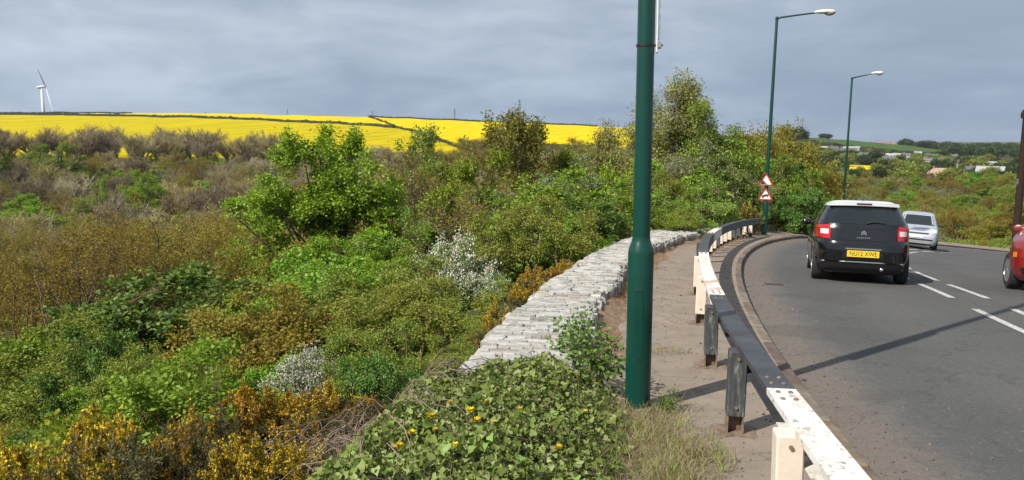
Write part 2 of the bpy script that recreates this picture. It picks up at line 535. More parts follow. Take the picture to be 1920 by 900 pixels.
def crop_material(name, lo, hi, green):
    m, nt, out = mat(name)
    tcn = nt.nodes.new('ShaderNodeTexCoord')
    mpn = nt.nodes.new('ShaderNodeMapping'); mpn.inputs['Rotation'].default_value = (0, 0, 0.5)
    mpn.inputs['Scale'].default_value = (0.05, 0.004, 0.02)
    nt.links.new(tcn.outputs['Object'], mpn.inputs['Vector'])
    a = noise(nt, 1.0, 5, 0.6, mpn.outputs['Vector'])
    b = noise(nt, 0.02, 5, 0.6); g = noise(nt, 0.3, 3, 0.6)
    c = ramp(nt, a, [(0.3, lo), (0.7, hi)])
    c = mixc(nt, ramp(nt, b, [(0.45, (0, 0, 0)), (0.75, (0.45, 0.45, 0.45))]), c, green)
    c = mixc(nt, ramp(nt, g, [(0.55, (0, 0, 0)), (0.8, (0.25, 0.25, 0.25))]), c, green)
    # tramlines left by the sprayer
    wv = nnode(nt, 'ShaderNodeTexWave', Scale=0.0125, Distortion=0.6, Detail=2.0)
    wv.inputs['Detail Scale'].default_value = 0.02
    mp2 = nt.nodes.new('ShaderNodeMapping'); mp2.inputs['Rotation'].default_value = (0, 0, 0.35)
    nt.links.new(tcn.outputs['Object'], mp2.inputs['Vector']); nt.links.new(mp2.outputs['Vector'], wv.inputs['Vector'])
    c = mixc(nt, ramp(nt, wv.outputs['Fac'], [(0.93, (0, 0, 0)), (0.99, (0.5, 0.5, 0.5))]), c, [q * 0.6 for q in green])
    principled(nt, out, c, 0.95, 0, 0.05)
    return m

MATS_ROAD = road_material(); MATS_PAVE = pavement_material(); MATS_GROUND = ground_material()
M_CROP1 = crop_material('rape_crop', (0.46, 0.355, 0.001), (0.55, 0.435, 0.001), (0.34, 0.29, 0.004))
M_CROP2 = crop_material('rape_crop_bright', (0.62, 0.465, 0.001), (0.69, 0.525, 0.001), (0.54, 0.43, 0.002))
M_GREENF = crop_material('young_corn', (0.052, 0.105, 0.022), (0.066, 0.125, 0.028), (0.075, 0.10, 0.03))
M_PALEF = crop_material('dry_pasture', (0.16, 0.15, 0.06), (0.22, 0.2, 0.09), (0.12, 0.14, 0.04))
M_KERB = bark_mat('kerb_concrete', (0.10, 0.081, 0.065), (0.205, 0.168, 0.135), 6, 0.22)

def line_material():
    m, nt, out = mat('road_paint')
    f = noise(nt, 30, 5, 0.7); g = noise(nt, 5, 4, 0.6)
    c = ramp(nt, f, [(0.36, (0.13, 0.127, 0.12)), (0.47, (0.50, 0.485, 0.45)), (0.7, (0.66, 0.65, 0.61))])
    c = mixc(nt, ramp(nt, g, [(0.35, (0.5, 0.5, 0.5)), (0.6, (0, 0, 0))]), c, (0.30, 0.29, 0.27))
    principled(nt, out, c, 0.8, 0, 0.3)
    return m
M_LINE = line_material()
def worn_line_material():
    m, nt, out = mat('worn_road_paint')
    f = noise(nt, 26, 5, 0.7)
    c = ramp(nt, f, [(0.42, (0.13, 0.127, 0.12)), (0.6, (0.30, 0.29, 0.27))])
    principled(nt, out, c, 0.85, 0, 0.3)
    return m
M_WORN = worn_line_material()

# ------------------------------------------------------------------ the ground: one sheet out to the horizon
def make_ground():
    rr = np.concatenate([[0.0], np.geomspace(0.8, 60, 110), np.geomspace(62, 1100, 90), np.geomspace(1150, 9000, 24)])
    a1 = np.radians(np.concatenate([np.arange(-60, 60, 0.42), np.arange(60, 300, 4.0)]))
    A, RR = np.meshgrid(a1, rr)
    X, Y = RR * np.sin(A), RR * np.cos(A)
    Z = ground_h(X.ravel(), Y.ravel())
    V = np.stack([X.ravel(), Y.ravel(), Z], 1)
    na, nr = len(a1), len(rr)
    i, j = np.meshgrid(np.arange(nr - 1), np.arange(na), indexing='ij')
    j2 = (j + 1) % na
    Fc = np.stack([i * na + j, (i + 1) * na + j, (i + 1) * na + j2, i * na + j2], -1).reshape(-1, 4)[:, ::-1]
    me = np_mesh('ground', V, Fc, smooth=True)
    return tag(obj('ground', me, MATS_GROUND), kind='structure')
make_ground()

def sheet(name, s0, s1, n0, n1, ds, dn, z_off, material, parent=None, edge_jit=0.0, skirt=0.0):
    ss = np.linspace(s0, s1, max(2, int(round((s1 - s0) / ds)) + 1)); nn = np.linspace(n0, n1, max(2, int(round((n1 - n0) / dn)) + 1))
    Sg, Ng = np.meshgrid(ss, nn, indexing='ij')
    X, Y = kern(Sg, Ng)
    Z = surf(Sg, Ng) + z_off
    V = np.stack([X.ravel(), Y.ravel(), Z.ravel()], 1)
    a, b = Sg.shape
    i, j = np.meshgrid(np.arange(a - 1), np.arange(b - 1), indexing='ij')
    Fc = np.stack([i * b + j, i * b + j + 1, (i + 1) * b + j + 1, (i + 1) * b + j], -1).reshape(-1, 4)
    me = np_mesh(name, V, Fc, smooth=True)
    uvl = me.uv_layers.new(name='UVMap')
    li = np.empty(len(me.loops), dtype=np.int32); me.loops.foreach_get('vertex_index', li)
    uv = np.stack([Sg.ravel(), Ng.ravel()], 1)[li].astype(np.float32)
    uvl.data.foreach_set('uv', uv.ravel())
    return obj(name, me, material, parent)

road = tag(sheet('road', -40, 95, -0.03, ROAD_W + 0.03, 0.5, 0.5, -KERB_H, MATS_ROAD), kind='structure')
pavement = tag(sheet('pavement', -40, 95, -2.35, -0.115, 0.5, 0.3, 0.0, MATS_PAVE), kind='structure')
pavement2 = tag(sheet('pavement', -40, 95, ROAD_W + 0.115, ROAD_W + 2.0, 0.5, 0.4, 0.0, MATS_PAVE), kind='structure')

# kerbs, stone by stone
def kerb(name, nf, side):
    k = tag(empty(name), kind='structure')
    L = 0.915
    mb = MB().box(-L/2 + 0.010, L/2 - 0.010, -0.0625, 0.0625, -0.24, 0.006)
    me = mb.mesh('kerb_stone', bevel=0.014)
    me.materials.append(M_KERB)
    s = -12.0
    while s < 62:
        x, y = kern(s + L/2, nf - side * 0.0625)
        hd = float(np.interp(s + L/2, _hs, _hd))
        z0, z1 = float(surf(s, nf)), float(surf(s + L, nf))
        o = bpy.data.objects.new('kerb_stone', me)
        o.location = (float(x), float(y), (z0 + z1) / 2 + random.uniform(-0.004, 0.004))
        o.rotation_euler = (0, -math.atan2(z1 - z0, L), math.pi / 2 - hd + random.uniform(-0.004, 0.004))
        link(o, k)
        s += L
    return k
kerb('kerb', 0.0, 1)
kerb('kerb', ROAD_W, -1)

# painted markings of the narrow hatched strip in the middle
def dash(name, s0, s1, n0, n1, w, material):
    m = 8
    ss = np.linspace(s0, s1, m); nn = np.linspace(n0, n1, m)
    V = []
    for s, n in zip(ss, nn):
        for q in (-w / 2, w / 2):
            x, y = kern(s, n + q)
            V.append((float(x), float(y), float(surf(s, n + q)) - KERB_H + 0.006))
    Fc = [(2*i, 2*i+1, 2*i+3, 2*i+2) for i in range(m - 1)]
    me = bpy.data.meshes.new(name); me.from_pydata(V, [], Fc)
    return obj(name, me, material, road)
s = -14.0
for s0, s1 in [(-16, -13.4), (-12.6, -10), (-9.2, -6.6), (-5.8, -3.2), (-2.4, 0.2), (1.0, 3.6), (4.4, 7.9), (8.9, 11.85), (13.0, 15.35), (16.35, 18.9), (19.9, 22.4), (23.4, 25.9), (27, 29.5), (30.5, 33), (34, 36.5), (37.5, 40)]:
    dash('lane_line', s0, s1, 3.26, 3.26, 0.11, M_LINE)
    if s0 > 4: dash('lane_line', s0 + 0.15, s1 + 0.2, 3.82, 3.82, 0.11, M_LINE)
    else: dash('lane_line', s0, s1, 3.82, 3.82, 0.11, M_LINE)
for sb in (9.0, 12.35, 13.55, 16.0, 19.4, 22.9):
    x0 = 3.32; 
    V = []
    for (sa, na) in ((sb + 0.45, 3.33), (sb + 0.55, 3.33), (sb + 0.1, 3.75), (sb, 3.75)):
        x, y = kern(sa - 0.2, na); V.append((float(x), float(y), float(surf(sa, na)) - KERB_H + 0.006))
    me = bpy.data.meshes.new('hatch_bar'); me.from_pydata(V, [], [(0, 3, 2, 1)]); obj('hatch_bar', me, M_WORN, road)

# small patched ironwork in the gutter
ic = MB().box(-0.16, 0.16, -0.10, 0.10, -0.02, 0.008)
x_, y_ = kern(13.6, 0.55); z_ = float(surf(13.6, 0.55)) - KERB_H
M_IRON = plain('cast_iron', (0.07, 0.065, 0.06), 0.7, 0.6, vary=0.4, vscale=40)
ic_o = obj('drain_cover', ic.mesh('drain_cover', bevel=0.004), M_IRON)
ic_o.location = (float(x_), float(y_), z_); ic_o.rotation_euler = (0, 0, -R(16))
tag(ic_o, 'small dark iron stop-tap cover in the road by the kerb', 'drain cover')

# ------------------------------------------------------------------ fields, real draped sheets standing a crop's height above the ground
_hedge_px = np.array([-400, 0, 250, 500, 740, 900], float); _hedge_r = np.array([1010, 985, 900, 800, 690, 600], float)
_bnd_r = np.array([300, 420, 520, 690, 1045], float); _bnd_px = np.array([900, 862, 810, 745, 695], float)
def field(name, px0, px1, r0, r1, inside, material, lift=1.1, dpx=6.0, dr=9.0):
    pp = np.arange(px0, px1 + 0.1, dpx); rr = np.arange(r0, r1 + 0.1, dr)
    Pg, Rg = np.meshgrid(pp, rr, indexing='ij')
    X, Y = polar(Pg, Rg)
    Z = ground_h(X.ravel(), Y.ravel()) + lift
    V = np.stack([X.ravel(), Y.ravel(), Z], 1)
    a, b = Pg.shape
    i, j = np.meshgrid(np.arange(a - 1), np.arange(b - 1), indexing='ij')
    ok = inside(Pg[:-1, :-1] + dpx / 2, Rg[:-1, :-1] + dr / 2).ravel()
    Fc = np.stack([i * b + j, i * b + j + 1, (i + 1) * b + j + 1, (i + 1) * b + j], -1).reshape(-1, 4)[ok][:, ::-1]
    used, inv = np.unique(Fc, return_inverse=True)
    Vt = V[used]; Ft = inv.reshape(-1, 4)
    nb = len(Vt)
    # skirt down to the soil along the border
    cnt = {}
    for f in Ft:
        for k in range(4):
            e = (int(f[k]), int(f[(k+1) % 4])); key = (min(e), max(e))
            cnt.setdefault(key, []).append(e)
    low = Vt - np.array([0, 0, lift + 0.5])
    sk = [(e[0][1], e[0][0], e[0][0] + nb, e[0][1] + nb) for e in cnt.values() if len(e) == 1]
    me = np_mesh(name, np.concatenate([Vt, low]), [Ft, np.array(sk, dtype=np.int32).reshape(-1, 4)], smooth=True)
    return tag(obj(name, me, material), kind='structure')
hr = lambda p: np.interp(p, _hedge_px, _hedge_r)
bp = lambda r: np.interp(r, _bnd_r, _bnd_px)
field('rape_field', -330, 880, 340, 1000, lambda p, r: (r < hr(p) - 3) & (p < bp(r) - 3), M_CROP1)
field('rape_field', 60, 760, 640, 1048, lambda p, r: (r > hr(p) + 3) & (p < bp(r) - 3) & (p > 120), M_CROP2)
field('rape_field', 690, 1240, 470, 1048, lambda p, r: (p > bp(r) + 3), M_CROP2)
field('corn_field', 1480, 1800, 1010, 1420, lambda p, r: r > 1020 + 0 * p, M_GREENF, lift=0.4, dpx=5)
field('corn_field', 1760, 1830, 900, 1000, lambda p, r: r > 0, M_GREENF, lift=0.4, dpx=5)
field('rape_field', 1596, 1640, 590, 650, lambda p, r: (r - 590) > (p - 1596) * 0.5, M_CROP2, lift=1.0, dpx=4, dr=6)
field('rape_field', 1880, 2100, 2750, 3000, lambda p, r: r > 0, M_CROP2, lift=3.0, dpx=6, dr=30)

# ------------------------------------------------------------------ plants: wood as batches of tapered pieces, leaves as small folded kites
def unit(v): return v / np.maximum(np.linalg.norm(v, axis=-1, keepdims=True), 1e-9)

def frusta(P0, P1, R0, R1, sides=3):
    N = len(P0)
    if N == 0: return np.zeros((0, 3)), np.zeros((0, 4), int)
    d = unit(P1 - P0)
    a = np.where(np.abs(d[:, 2:3]) < 0.9, np.array([[0, 0, 1.0]]), np.array([[1.0, 0, 0]]))
    u = unit(np.cross(d, a)); w = np.cross(d, u)
    t = np.arange(sides) * 2 * np.pi / sides
    ring = u[:, None, :] * np.cos(t)[None, :, None] + w[:, None, :] * np.sin(t)[None, :, None]
    A = P0[:, None, :] + ring * R0[:, None, None]; B = P1[:, None, :] + ring * R1[:, None, None]
    V = np.concatenate([A, B], 1).reshape(-1, 3)
    k = np.arange(sides); k2 = (k + 1) % sides
    q = np.stack([k, k2, k2 + sides, k + sides], 1)
    Fc = (np.arange(N)[:, None, None] * 2 * sides + q[None]).reshape(-1, 4)
    return V, Fc

def kites(P, D, Nn, L, W, fold=0.25):
    """leaves at P pointing along D, facing Nn, length L, width W"""
    D = unit(D); side = unit(np.cross(D, Nn)); Nn = np.cross(side, D)
    L = np.asarray(L)[:, None]; W = np.asarray(W)[:, None]
    a = P; c = P + D * L
    m = P + D * L * 0.48 + Nn * W * fold
    b = m + side * W * 0.5; d = m - side * W * 0.5
    V = np.stack([a, b, c, d], 1).reshape(-1, 3)
    Fc = np.arange(len(P) * 4).reshape(-1, 4)
    return V, Fc

def joinm(parts):
    vs, fs, off = [], [], 0
    for v, f in parts:
        if len(v) == 0: continue
        vs.append(v); fs.append(f + off); off += len(v)
    if not vs: return np.zeros((0, 3)), []
    by = {}
    for f in fs: by.setdefault(f.shape[1], []).append(f)
    return np.concatenate(vs), [np.concatenate(x) for x in by.values()]

def rand_dirs(rng, n, up=0.0):
    v = rng.normal(size=(n, 3)); v[:, 2] += up
    return unit(v)

def grow(rng, H, trunk_r, levels, trunk_frac=0.35, first_n=9, start=None, spread=(38, 62), ratio=0.62, kids=4, up=0.25, wig=0.16, segs=3, lean=0.0):
    """branching skeleton; returns list per level of (P0,P1,R0,R1) and the end nodes of the last level"""
    out = []
    P = np.zeros((1, 3)) if start is None else start
    n0 = len(P)
    D = unit(np.concatenate([rng.normal(0, 0.06 + lean, (n0, 2)), np.ones((n0, 1))], 1))
    L = np.full(n0, H * (0.55 if start is None else 0.5)) * rng.uniform(0.85, 1.1, n0)
    Rr = np.full(n0, trunk_r)
    for lv in range(levels):
        N = len(P)
        m = segs + (2 if lv == 0 else 0)
        nodes = [P]; radii = [Rr]; p, d = P, D
        tip = Rr * (0.55 if lv < levels - 1 else 0.3)
        for k in range(m):
            d = unit(d + rng.normal(0, wig, (N, 3)) + np.array([0, 0, up * (0.5 if lv == 0 else 1) / m]))
            p = p + d * (L / m)[:, None]
            nodes.append(p); radii.append(Rr + (tip - Rr) * (k + 1) / m)
        nd = np.stack(nodes, 1); rd = np.stack(radii, 1)
        out.append((nd[:, :-1].reshape(-1, 3), nd[:, 1:].reshape(-1, 3), rd[:, :-1].ravel(), rd[:, 1:].ravel()))
        if lv == levels - 1:
            return out, nd
        c = first_n if lv == 0 else kids
        lo = trunk_frac if lv == 0 else 0.3
        u = lo + (1 - lo) * (np.arange(c)[None, :] + rng.uniform(0, 1, (N, c))) / c
        u[:, -1] = 1.0
        fi = u * m; i0 = np.clip(fi.astype(int), 0, m - 1); fr = (fi - i0)[..., None]
        r_ = np.arange(N)[:, None]
        cp = nd[r_, i0] * (1 - fr) + nd[r_, i0 + 1] * fr
        cd = unit(nd[r_, i0 + 1] - nd[r_, i0])
        cr_ = rd[r_, i0]
        rp = unit(np.cross(cd, rng.normal(size=(N, c, 3))))
        th = np.radians(rng.uniform(spread[0], spread[1], (N, c)))
        th[:, -1] *= 0.35
        D = (cd * np.cos(th)[..., None] + rp * np.sin(th)[..., None]).reshape(-1, 3)
        P = cp.reshape(-1, 3)
        L = (L[:, None] * ratio * (1.15 - 0.45 * u) * rng.uniform(0.75, 1.25, (N, c))).ravel()
        if lv == 0: L = L * 1.25
        Rr = np.minimum(cr_.ravel() * 0.62, np.maximum(L * 0.02, 0.004))
    return out, nd

def wood_mesh(name, lv, keep=None, sides=(7, 5, 4, 3, 3), rscale=1.0):
    parts = []
    for i, (a, b, c, d) in enumerate(lv):
        parts.append(frusta(a, b, c * rscale, d * rscale, sides[min(i, len(sides) - 1)]))
    v, f = joinm(parts)
    return np_mesh(name, v, f, smooth=True)

def leaves_on(rng, nd, per, size, spread, up=0.5, asp=0.62, droop=0.0, frac=(0.2, 1.0)):
    """scatter leaves around the last twigs"""
    N, m1, _ = nd.shape
    m = m1 - 1
    u = rng.uniform(frac[0], frac[1], (N, per)) * m
    i0 = np.clip(u.astype(int), 0, m - 1); fr = (u - i0)[..., None]
    r_ = np.arange(N)[:, None]
    p = (nd[r_, i0] * (1 - fr) + nd[r_, i0 + 1] * fr).reshape(-1, 3)
    p = p + rng.normal(0, spread, p.shape)
    n = len(p)
    D = rand_dirs(rng, n, -droop)
    L = size * rng.uniform(0.65, 1.35, n)
    return kites(p, D, rand_dirs(rng, n, up), L, L * asp)

def dome_points(rng, n, ell, shell=0.45):
    """points through a set of ellipsoids (cx,cy,cz,rx,ry,rz), biased to the outside"""
    ell = np.array(ell, float)
    w = ell[:, 3] * ell[:, 4] * ell[:, 5]; w = w ** 0.8
    k = rng.choice(len(ell), n, p=w / w.sum())
    d = unit(rng.normal(size=(n, 3)))
    r = rng.uniform(0, 1, n) ** shell
    r = r * (1 + 0.16 * np.sin(d[:, 0] * 5 + k) * np.sin(d[:, 1] * 4 + 2 * k) + 0.10 * np.sin(d[:, 2] * 7 + k))
    return ell[k, :3] + d * r[:, None] * ell[k, 3:]

def clump_plant(rng, ell, n_clump, per, leaf, clump_r, trunk_r, trunk_top, n_limb=7, up=0.6, asp=0.65, twig_r=0.006, stems=1, base_r=0.0, zmin=0.02, tip_ups=0, sub=None):
    """crown from leaf clumps, carried by limbs and twigs that really reach them"""
    C = dome_points(rng, n_clump, ell)
    if sub:
        C = np.repeat(C, sub[0], 0) + rng.normal(0, sub[1], (len(C) * sub[0], 3)) * np.array([1, 1, 0.75])
    C = C[C[:, 2] > zmin]
    if tip_ups:      # long leaders standing out of the crown top
        top = C[np.argsort(-C[:, 2])[:tip_ups * 2]][rng.permutation(tip_ups * 2)[:tip_ups]]
        ex = [top + np.array([0, 0, 1]) * k * clump_r * 1.3 + rng.normal(0, clump_r * 0.2, top.shape) for k in (1, 2, 3)]
        C = np.concatenate([C] + ex)
    segs = []
    # trunk(s)
    nodes = []
    for st in range(stems):
        b = np.array([rng.normal(0, base_r), rng.normal(0, base_r), 0.0]) if stems > 1 else np.zeros(3)
        t = np.array([rng.normal(0, 0.05 * trunk_top + base_r), rng.normal(0, 0.05 * trunk_top + base_r), trunk_top * rng.uniform(0.8, 1.05)])
        pts = [b + (t - b) * q + np.append(rng.normal(0, 0.02 * trunk_top, 2), 0) * (0 < q < 1) for q in np.linspace(0, 1, 6)]
        for i in range(5):
            segs.append((pts[i], pts[i+1], trunk_r * (1 - 0.13 * i), trunk_r * (1 - 0.13 * (i + 1)), 7))
        nodes += [(p, trunk_r * (1 - 0.12 * i)) for i, p in enumerate(pts)][1:]
    tips = C[rng.permutation(len(C))[:n_limb]]
    base_nodes = list(nodes)
    for t in tips:
        cand = [nd for nd in base_nodes if nd[0][2] < t[2] * 0.95] or base_nodes[:1]
        a, r = cand[int(rng.integers(len(cand)))]
        mid = a + (t - a) * 0.5 + np.array([0, 0, 0.12]) * np.linalg.norm(t - a) * rng.uniform(-0.6, 1.0)
        prev, pr = a, r * 0.62
        for q in (0.25, 0.5, 0.75, 1.0):
            p = (1 - q) ** 2 * a + 2 * q * (1 - q) * mid + q * q * t
            nr = r * 0.62 * (1 - 0.8 * q)
            segs.append((prev, p, pr, nr, 5)); prev, pr = p, nr
            nodes.append((p, nr))
    NP = np.array([n[0] for n in nodes]); NR = np.array([n[1] for n in nodes])
    d2 = ((C[:, None, :] - NP[None]) ** 2).sum(-1) + np.where(NP[None, :, 2] > C[:, None, 2], 2.0, 0.0) * clump_r
    j = d2.argmin(1)
    A = NP[j]; mid = (A + C) / 2 + np.array([0, 0, 1]) * (np.linalg.norm(C - A, axis=1) * 0.08)[:, None]
    tr = np.clip(NR[j] * 0.4, twig_r, twig_r * 3)
    grp = {}
    for s_ in segs: grp.setdefault(s_[4], []).append(s_)
    parts = [frusta(np.array([q[0] for q in g]), np.array([q[1] for q in g]), np.array([q[2] for q in g]), np.array([q[3] for q in g]), k) for k, g in grp.items()]
    parts += [frusta(A, mid, tr, tr * 0.75, 3), frusta(mid, C, tr * 0.75, tr * 0.35, 3)]
    k = np.repeat(np.arange(len(C)), per)
    off = rng.normal(0, clump_r, (len(k), 3)) * np.array([1, 1, 0.65])
    P = C[k] + off
    ok = P[:, 2] > zmin * 0.5
    P, off = P[ok], off[ok]
    n = len(P)
    cen = np.array(ell)[:, :3].mean(0)
    Nn = unit(rng.normal(size=(n, 3)) * 0.75 + unit(P - cen) * 0.55 + np.array([0, 0, up]))
    D = unit(off + rng.normal(0, clump_r * 0.6, (n, 3)))
    L = leaf * rng.uniform(0.65, 1.4, n)
    return joinm(parts), kites(P, D, Nn, L, L * asp), C

LM = {
 'fresh':  leaf_mat('fresh_green_leaves', [(0.133, 0.210, 0.015), (0.210, 0.330, 0.018), (0.286, 0.413, 0.025), (0.381, 0.489, 0.064)], 0.42, 0.07),
 'syc':    leaf_mat('sycamore_leaves', [(0.132, 0.201, 0.015), (0.213, 0.316, 0.018), (0.305, 0.420, 0.028), (0.425, 0.517, 0.069)], 0.42, 0.07),
 'shrub':  leaf_mat('mid_green_leaves', [(0.119, 0.175, 0.025), (0.210, 0.286, 0.036), (0.286, 0.363, 0.056), (0.377, 0.440, 0.119)], 0.40, 0.06),
 'palesh': leaf_mat('pale_shrub_leaves', [(0.150, 0.190, 0.024), (0.240, 0.290, 0.036), (0.325, 0.370, 0.056), (0.42, 0.45, 0.11)], 0.42, 0.06),
 'shrub2': leaf_mat('olive_green_shrub_leaves', [(0.132, 0.155, 0.021), (0.213, 0.236, 0.028), (0.282, 0.293, 0.039), (0.356, 0.345, 0.069)], 0.42, 0.06),
 'lush':   leaf_mat('lush_green_leaves', [(0.114, 0.202, 0.016), (0.181, 0.330, 0.021), (0.263, 0.418, 0.032), (0.370, 0.484, 0.094)], 0.42, 0.06),
 'dark':   leaf_mat('dark_green_leaves', [(0.043, 0.088, 0.017), (0.085, 0.157, 0.026), (0.136, 0.227, 0.034), (0.214, 0.299, 0.078)], 0.28, 0.09),
 'olive':  leaf_mat('olive_bud_leaves', [(0.216, 0.159, 0.038), (0.286, 0.218, 0.038), (0.337, 0.273, 0.041), (0.260, 0.260, 0.038)], 0.38, 0.03, tcol=(0.3, 0.23, 0.03)),
 'gold':   leaf_mat('golden_olive_leaves', [(0.165, 0.135, 0.028), (0.235, 0.190, 0.030), (0.290, 0.240, 0.034), (0.215, 0.215, 0.034)], 0.38, 0.04, tcol=(0.30, 0.24, 0.02)),
 'willow': leaf_mat('grey_green_leaves', [(0.127, 0.152, 0.057), (0.210, 0.235, 0.102), (0.286, 0.311, 0.159), (0.432, 0.444, 0.292)], 0.32, 0.06),
 'pale':   leaf_mat('pale_yellow_green_leaves', [(0.241, 0.235, 0.064), (0.324, 0.318, 0.083), (0.400, 0.387, 0.121), (0.495, 0.470, 0.203)], 0.45, 0.05),
 'bronze': leaf_mat('bronze_green_leaves', [(0.108, 0.108, 0.025), (0.171, 0.152, 0.033), (0.241, 0.165, 0.046), (0.203, 0.229, 0.051)], 0.38, 0.06),
 'lime':   leaf_mat('lime_green_leaves', [(0.210, 0.260, 0.018), (0.298, 0.349, 0.020), (0.381, 0.419, 0.032)], 0.45, 0.05),
 'blossom': leaf_mat('white_blossom', [(0.58, 0.55, 0.40), (0.70, 0.67, 0.54), (0.78, 0.76, 0.66)], 0.3, 0.02, tcol=(0.6, 0.6, 0.5)),
 'gorse':  leaf_mat('gorse_spines', [(0.060, 0.068, 0.026), (0.095, 0.098, 0.036), (0.17, 0.145, 0.075), (0.20, 0.15, 0.085)], 0.2, 0.03),
 'gorsefl': leaf_mat('gorse_flowers', [(0.52, 0.30, 0.015), (0.66, 0.43, 0.02), (0.74, 0.53, 0.03), (0.40, 0.22, 0.04)], 0.3, 0.03, tcol=(0.6, 0.36, 0.0)),
 'grass':  leaf_mat('green_blades', [(0.140, 0.231, 0.022), (0.231, 0.356, 0.033), (0.315, 0.433, 0.056), (0.392, 0.461, 0.112)], 0.42, 0.05),
 'straw':  leaf_mat('straw_blades', [(0.17, 0.14, 0.06), (0.29, 0.23, 0.125), (0.40, 0.32, 0.19), (0.33, 0.25, 0.15), (0.17, 0.20, 0.05)], 0.35, 0.04, tcol=(0.35, 0.28, 0.12)),
 'rust':   leaf_mat('rusty_dead_grass', [(0.26, 0.14, 0.06), (0.38, 0.215, 0.10), (0.45, 0.30, 0.16)], 0.25, 0.03, tcol=(0.35, 0.2, 0.1)),
 'ivy':    leaf_mat('ivy_leaves', [(0.070, 0.133, 0.025), (0.133, 0.217, 0.040), (0.202, 0.300, 0.058), (0.279, 0.371, 0.105), (0.377, 0.433, 0.182)], 0.28, 0.10, 0.45),
 'farwood': leaf_mat('far_tree_leaves', [(0.030, 0.050, 0.020), (0.052, 0.078, 0.028), (0.085, 0.108, 0.038)], 0.2, 0.02, vary_obj=0.3),
 'farlight': leaf_mat('far_light_leaves', [(0.165, 0.203, 0.038), (0.241, 0.273, 0.051), (0.305, 0.318, 0.070)], 0.3, 0.02, vary_obj=0.2),
}
BARK = bark_mat('dark_bark', (0.035, 0.028, 0.02), (0.085, 0.072, 0.055))
BARK_GREY = bark_mat('grey_bark', (0.10, 0.088, 0.072), (0.20, 0.18, 0.15))
TWIG_BROWN = bark_mat('brown_twigs', (0.12, 0.092, 0.052), (0.21, 0.165, 0.095))
TWIG_MAUVE = bark_mat('mauve_twigs', (0.25, 0.205, 0.125), (0.38, 0.32, 0.20), 14, 0.32)
TWIG_DRY = bark_mat('dry_stems', (0.17, 0.125, 0.085), (0.33, 0.265, 0.195), 30)
GORSE_WOOD = bark_mat('gorse_wood', (0.06, 0.045, 0.028), (0.15, 0.11, 0.07))

PROTO = {}     # kind -> list of (list of (part name, mesh), height, width)
def proto(kind, parts, H, W):
    PROTO.setdefault(kind, []).append((parts, H, W))

def m_named(name, vf, material, smooth=False):
    v, f = vf
    me = np_mesh(name, v, f if isinstance(f, list) else [f], smooth)
    me.materials.append(material)
    return me

def extent(me):
    v = np.empty(len(me.vertices) * 3, dtype=np.float32); me.vertices.foreach_get('co', v); v = v.reshape(-1, 3)
    return float(np.percentile(v[:, 2], 99.7)), float(np.percentile(np.abs(v[:, :2]), 97) * 2)

def twig_proto(kind, seed, H, tr, levels, leafkey, per, size, lspread, twig_mat, **kw):
    rng = np.random.default_rng(seed)
    lk = dict(up=kw.pop('lup', 0.4), asp=kw.pop('asp', 0.6))
    rs = kw.pop('rscale', 1.0)
    lv, nd = grow(rng, H, tr, levels, **kw)
    wood = wood_mesh(kind + '_wood', lv, rscale=rs); wood.materials.append(twig_mat)
    parts = [('trunk', wood)]
    if per > 0:
        parts.append(('crown', m_named(kind + '_crown', leaves_on(rng, nd, per, size, lspread, **lk), LM[leafkey])))
    h, w = extent(wood)
    if per == 0:       # bare: the thick wood is the trunk, the fine fan of twigs the crown
        t = wood_mesh(kind + '_trunk', lv[:2], rscale=rs); t.materials.append(twig_mat)
        c = wood_mesh(kind + '_twigs', lv[2:], sides=(3, 3, 3), rscale=rs); c.materials.append(twig_mat)
        parts = [('trunk', t), ('crown', c)]
    proto(kind, parts, h, w)

def clump_proto(kind, seed, ell, n_clump, per, leaf, clump_r, trunk_r, trunk_top, leafkey, wood_mat=None, blossom=None, **kw):
    rng = np.random.default_rng(seed)
    wood_mat = wood_mat or TWIG_BROWN
    wood, lf, C = clump_plant(rng, ell, n_clump, per, leaf, clump_r, trunk_r, trunk_top, **kw)
    parts = [('trunk', m_named(kind + '_wood', wood, wood_mat, True)), ('crown', m_named(kind + '_crown', lf, LM[leafkey]))]
    if blossom:
        nb, bs, frac = blossom
        up = C[C[:, 2] > np.quantile(C[:, 2], 1 - frac)]
        P = up[rng.integers(0, len(up), nb)] + rng.normal(0, clump_r * 0.8, (nb, 3)) + np.array([0, 0, clump_r * 0.5])
        cen = C.mean(0); P = P + unit(P - cen) * clump_r * 0.5
        L = bs * rng.uniform(0.6, 1.3, nb)
        parts.append(('blossom', m_named(kind + '_blossom', kites(P, rand_dirs(rng, nb), unit(rand_dirs(rng, nb, 0.8)), L, L), LM['blossom'])))
    h, w = extent(parts[1][1])
    proto(kind, parts, h, w)

# budding olive-brown trees
for q in range(3):
    twig_proto('olive', 100 + q, 8.0, 0.15, 5, 'olive', 12, 0.105, 0.10, TWIG_BROWN, first_n=11, kids=4, trunk_frac=0.16, spread=(22, 46), ratio=0.66, up=0.45, wig=0.13, rscale=1.15)
# bare trees
for q in range(3):
    twig_proto('bare', 200 + q, 9.0, 0.15, 5, None, 0, 0, 0, TWIG_MAUVE, first_n=15, kids=6, trunk_frac=0.10, spread=(14, 42), ratio=0.60, up=0.5, wig=0.13, rscale=1.7)
twig_proto('brownbush', 231, 6.0, 0.09, 5, 'olive', 2, 0.08, 0.05, TWIG_MAUVE, first_n=10, kids=5, trunk_frac=0.08, spread=(16, 40), ratio=0.64, up=0.6, wig=0.10, rscale=1.15)
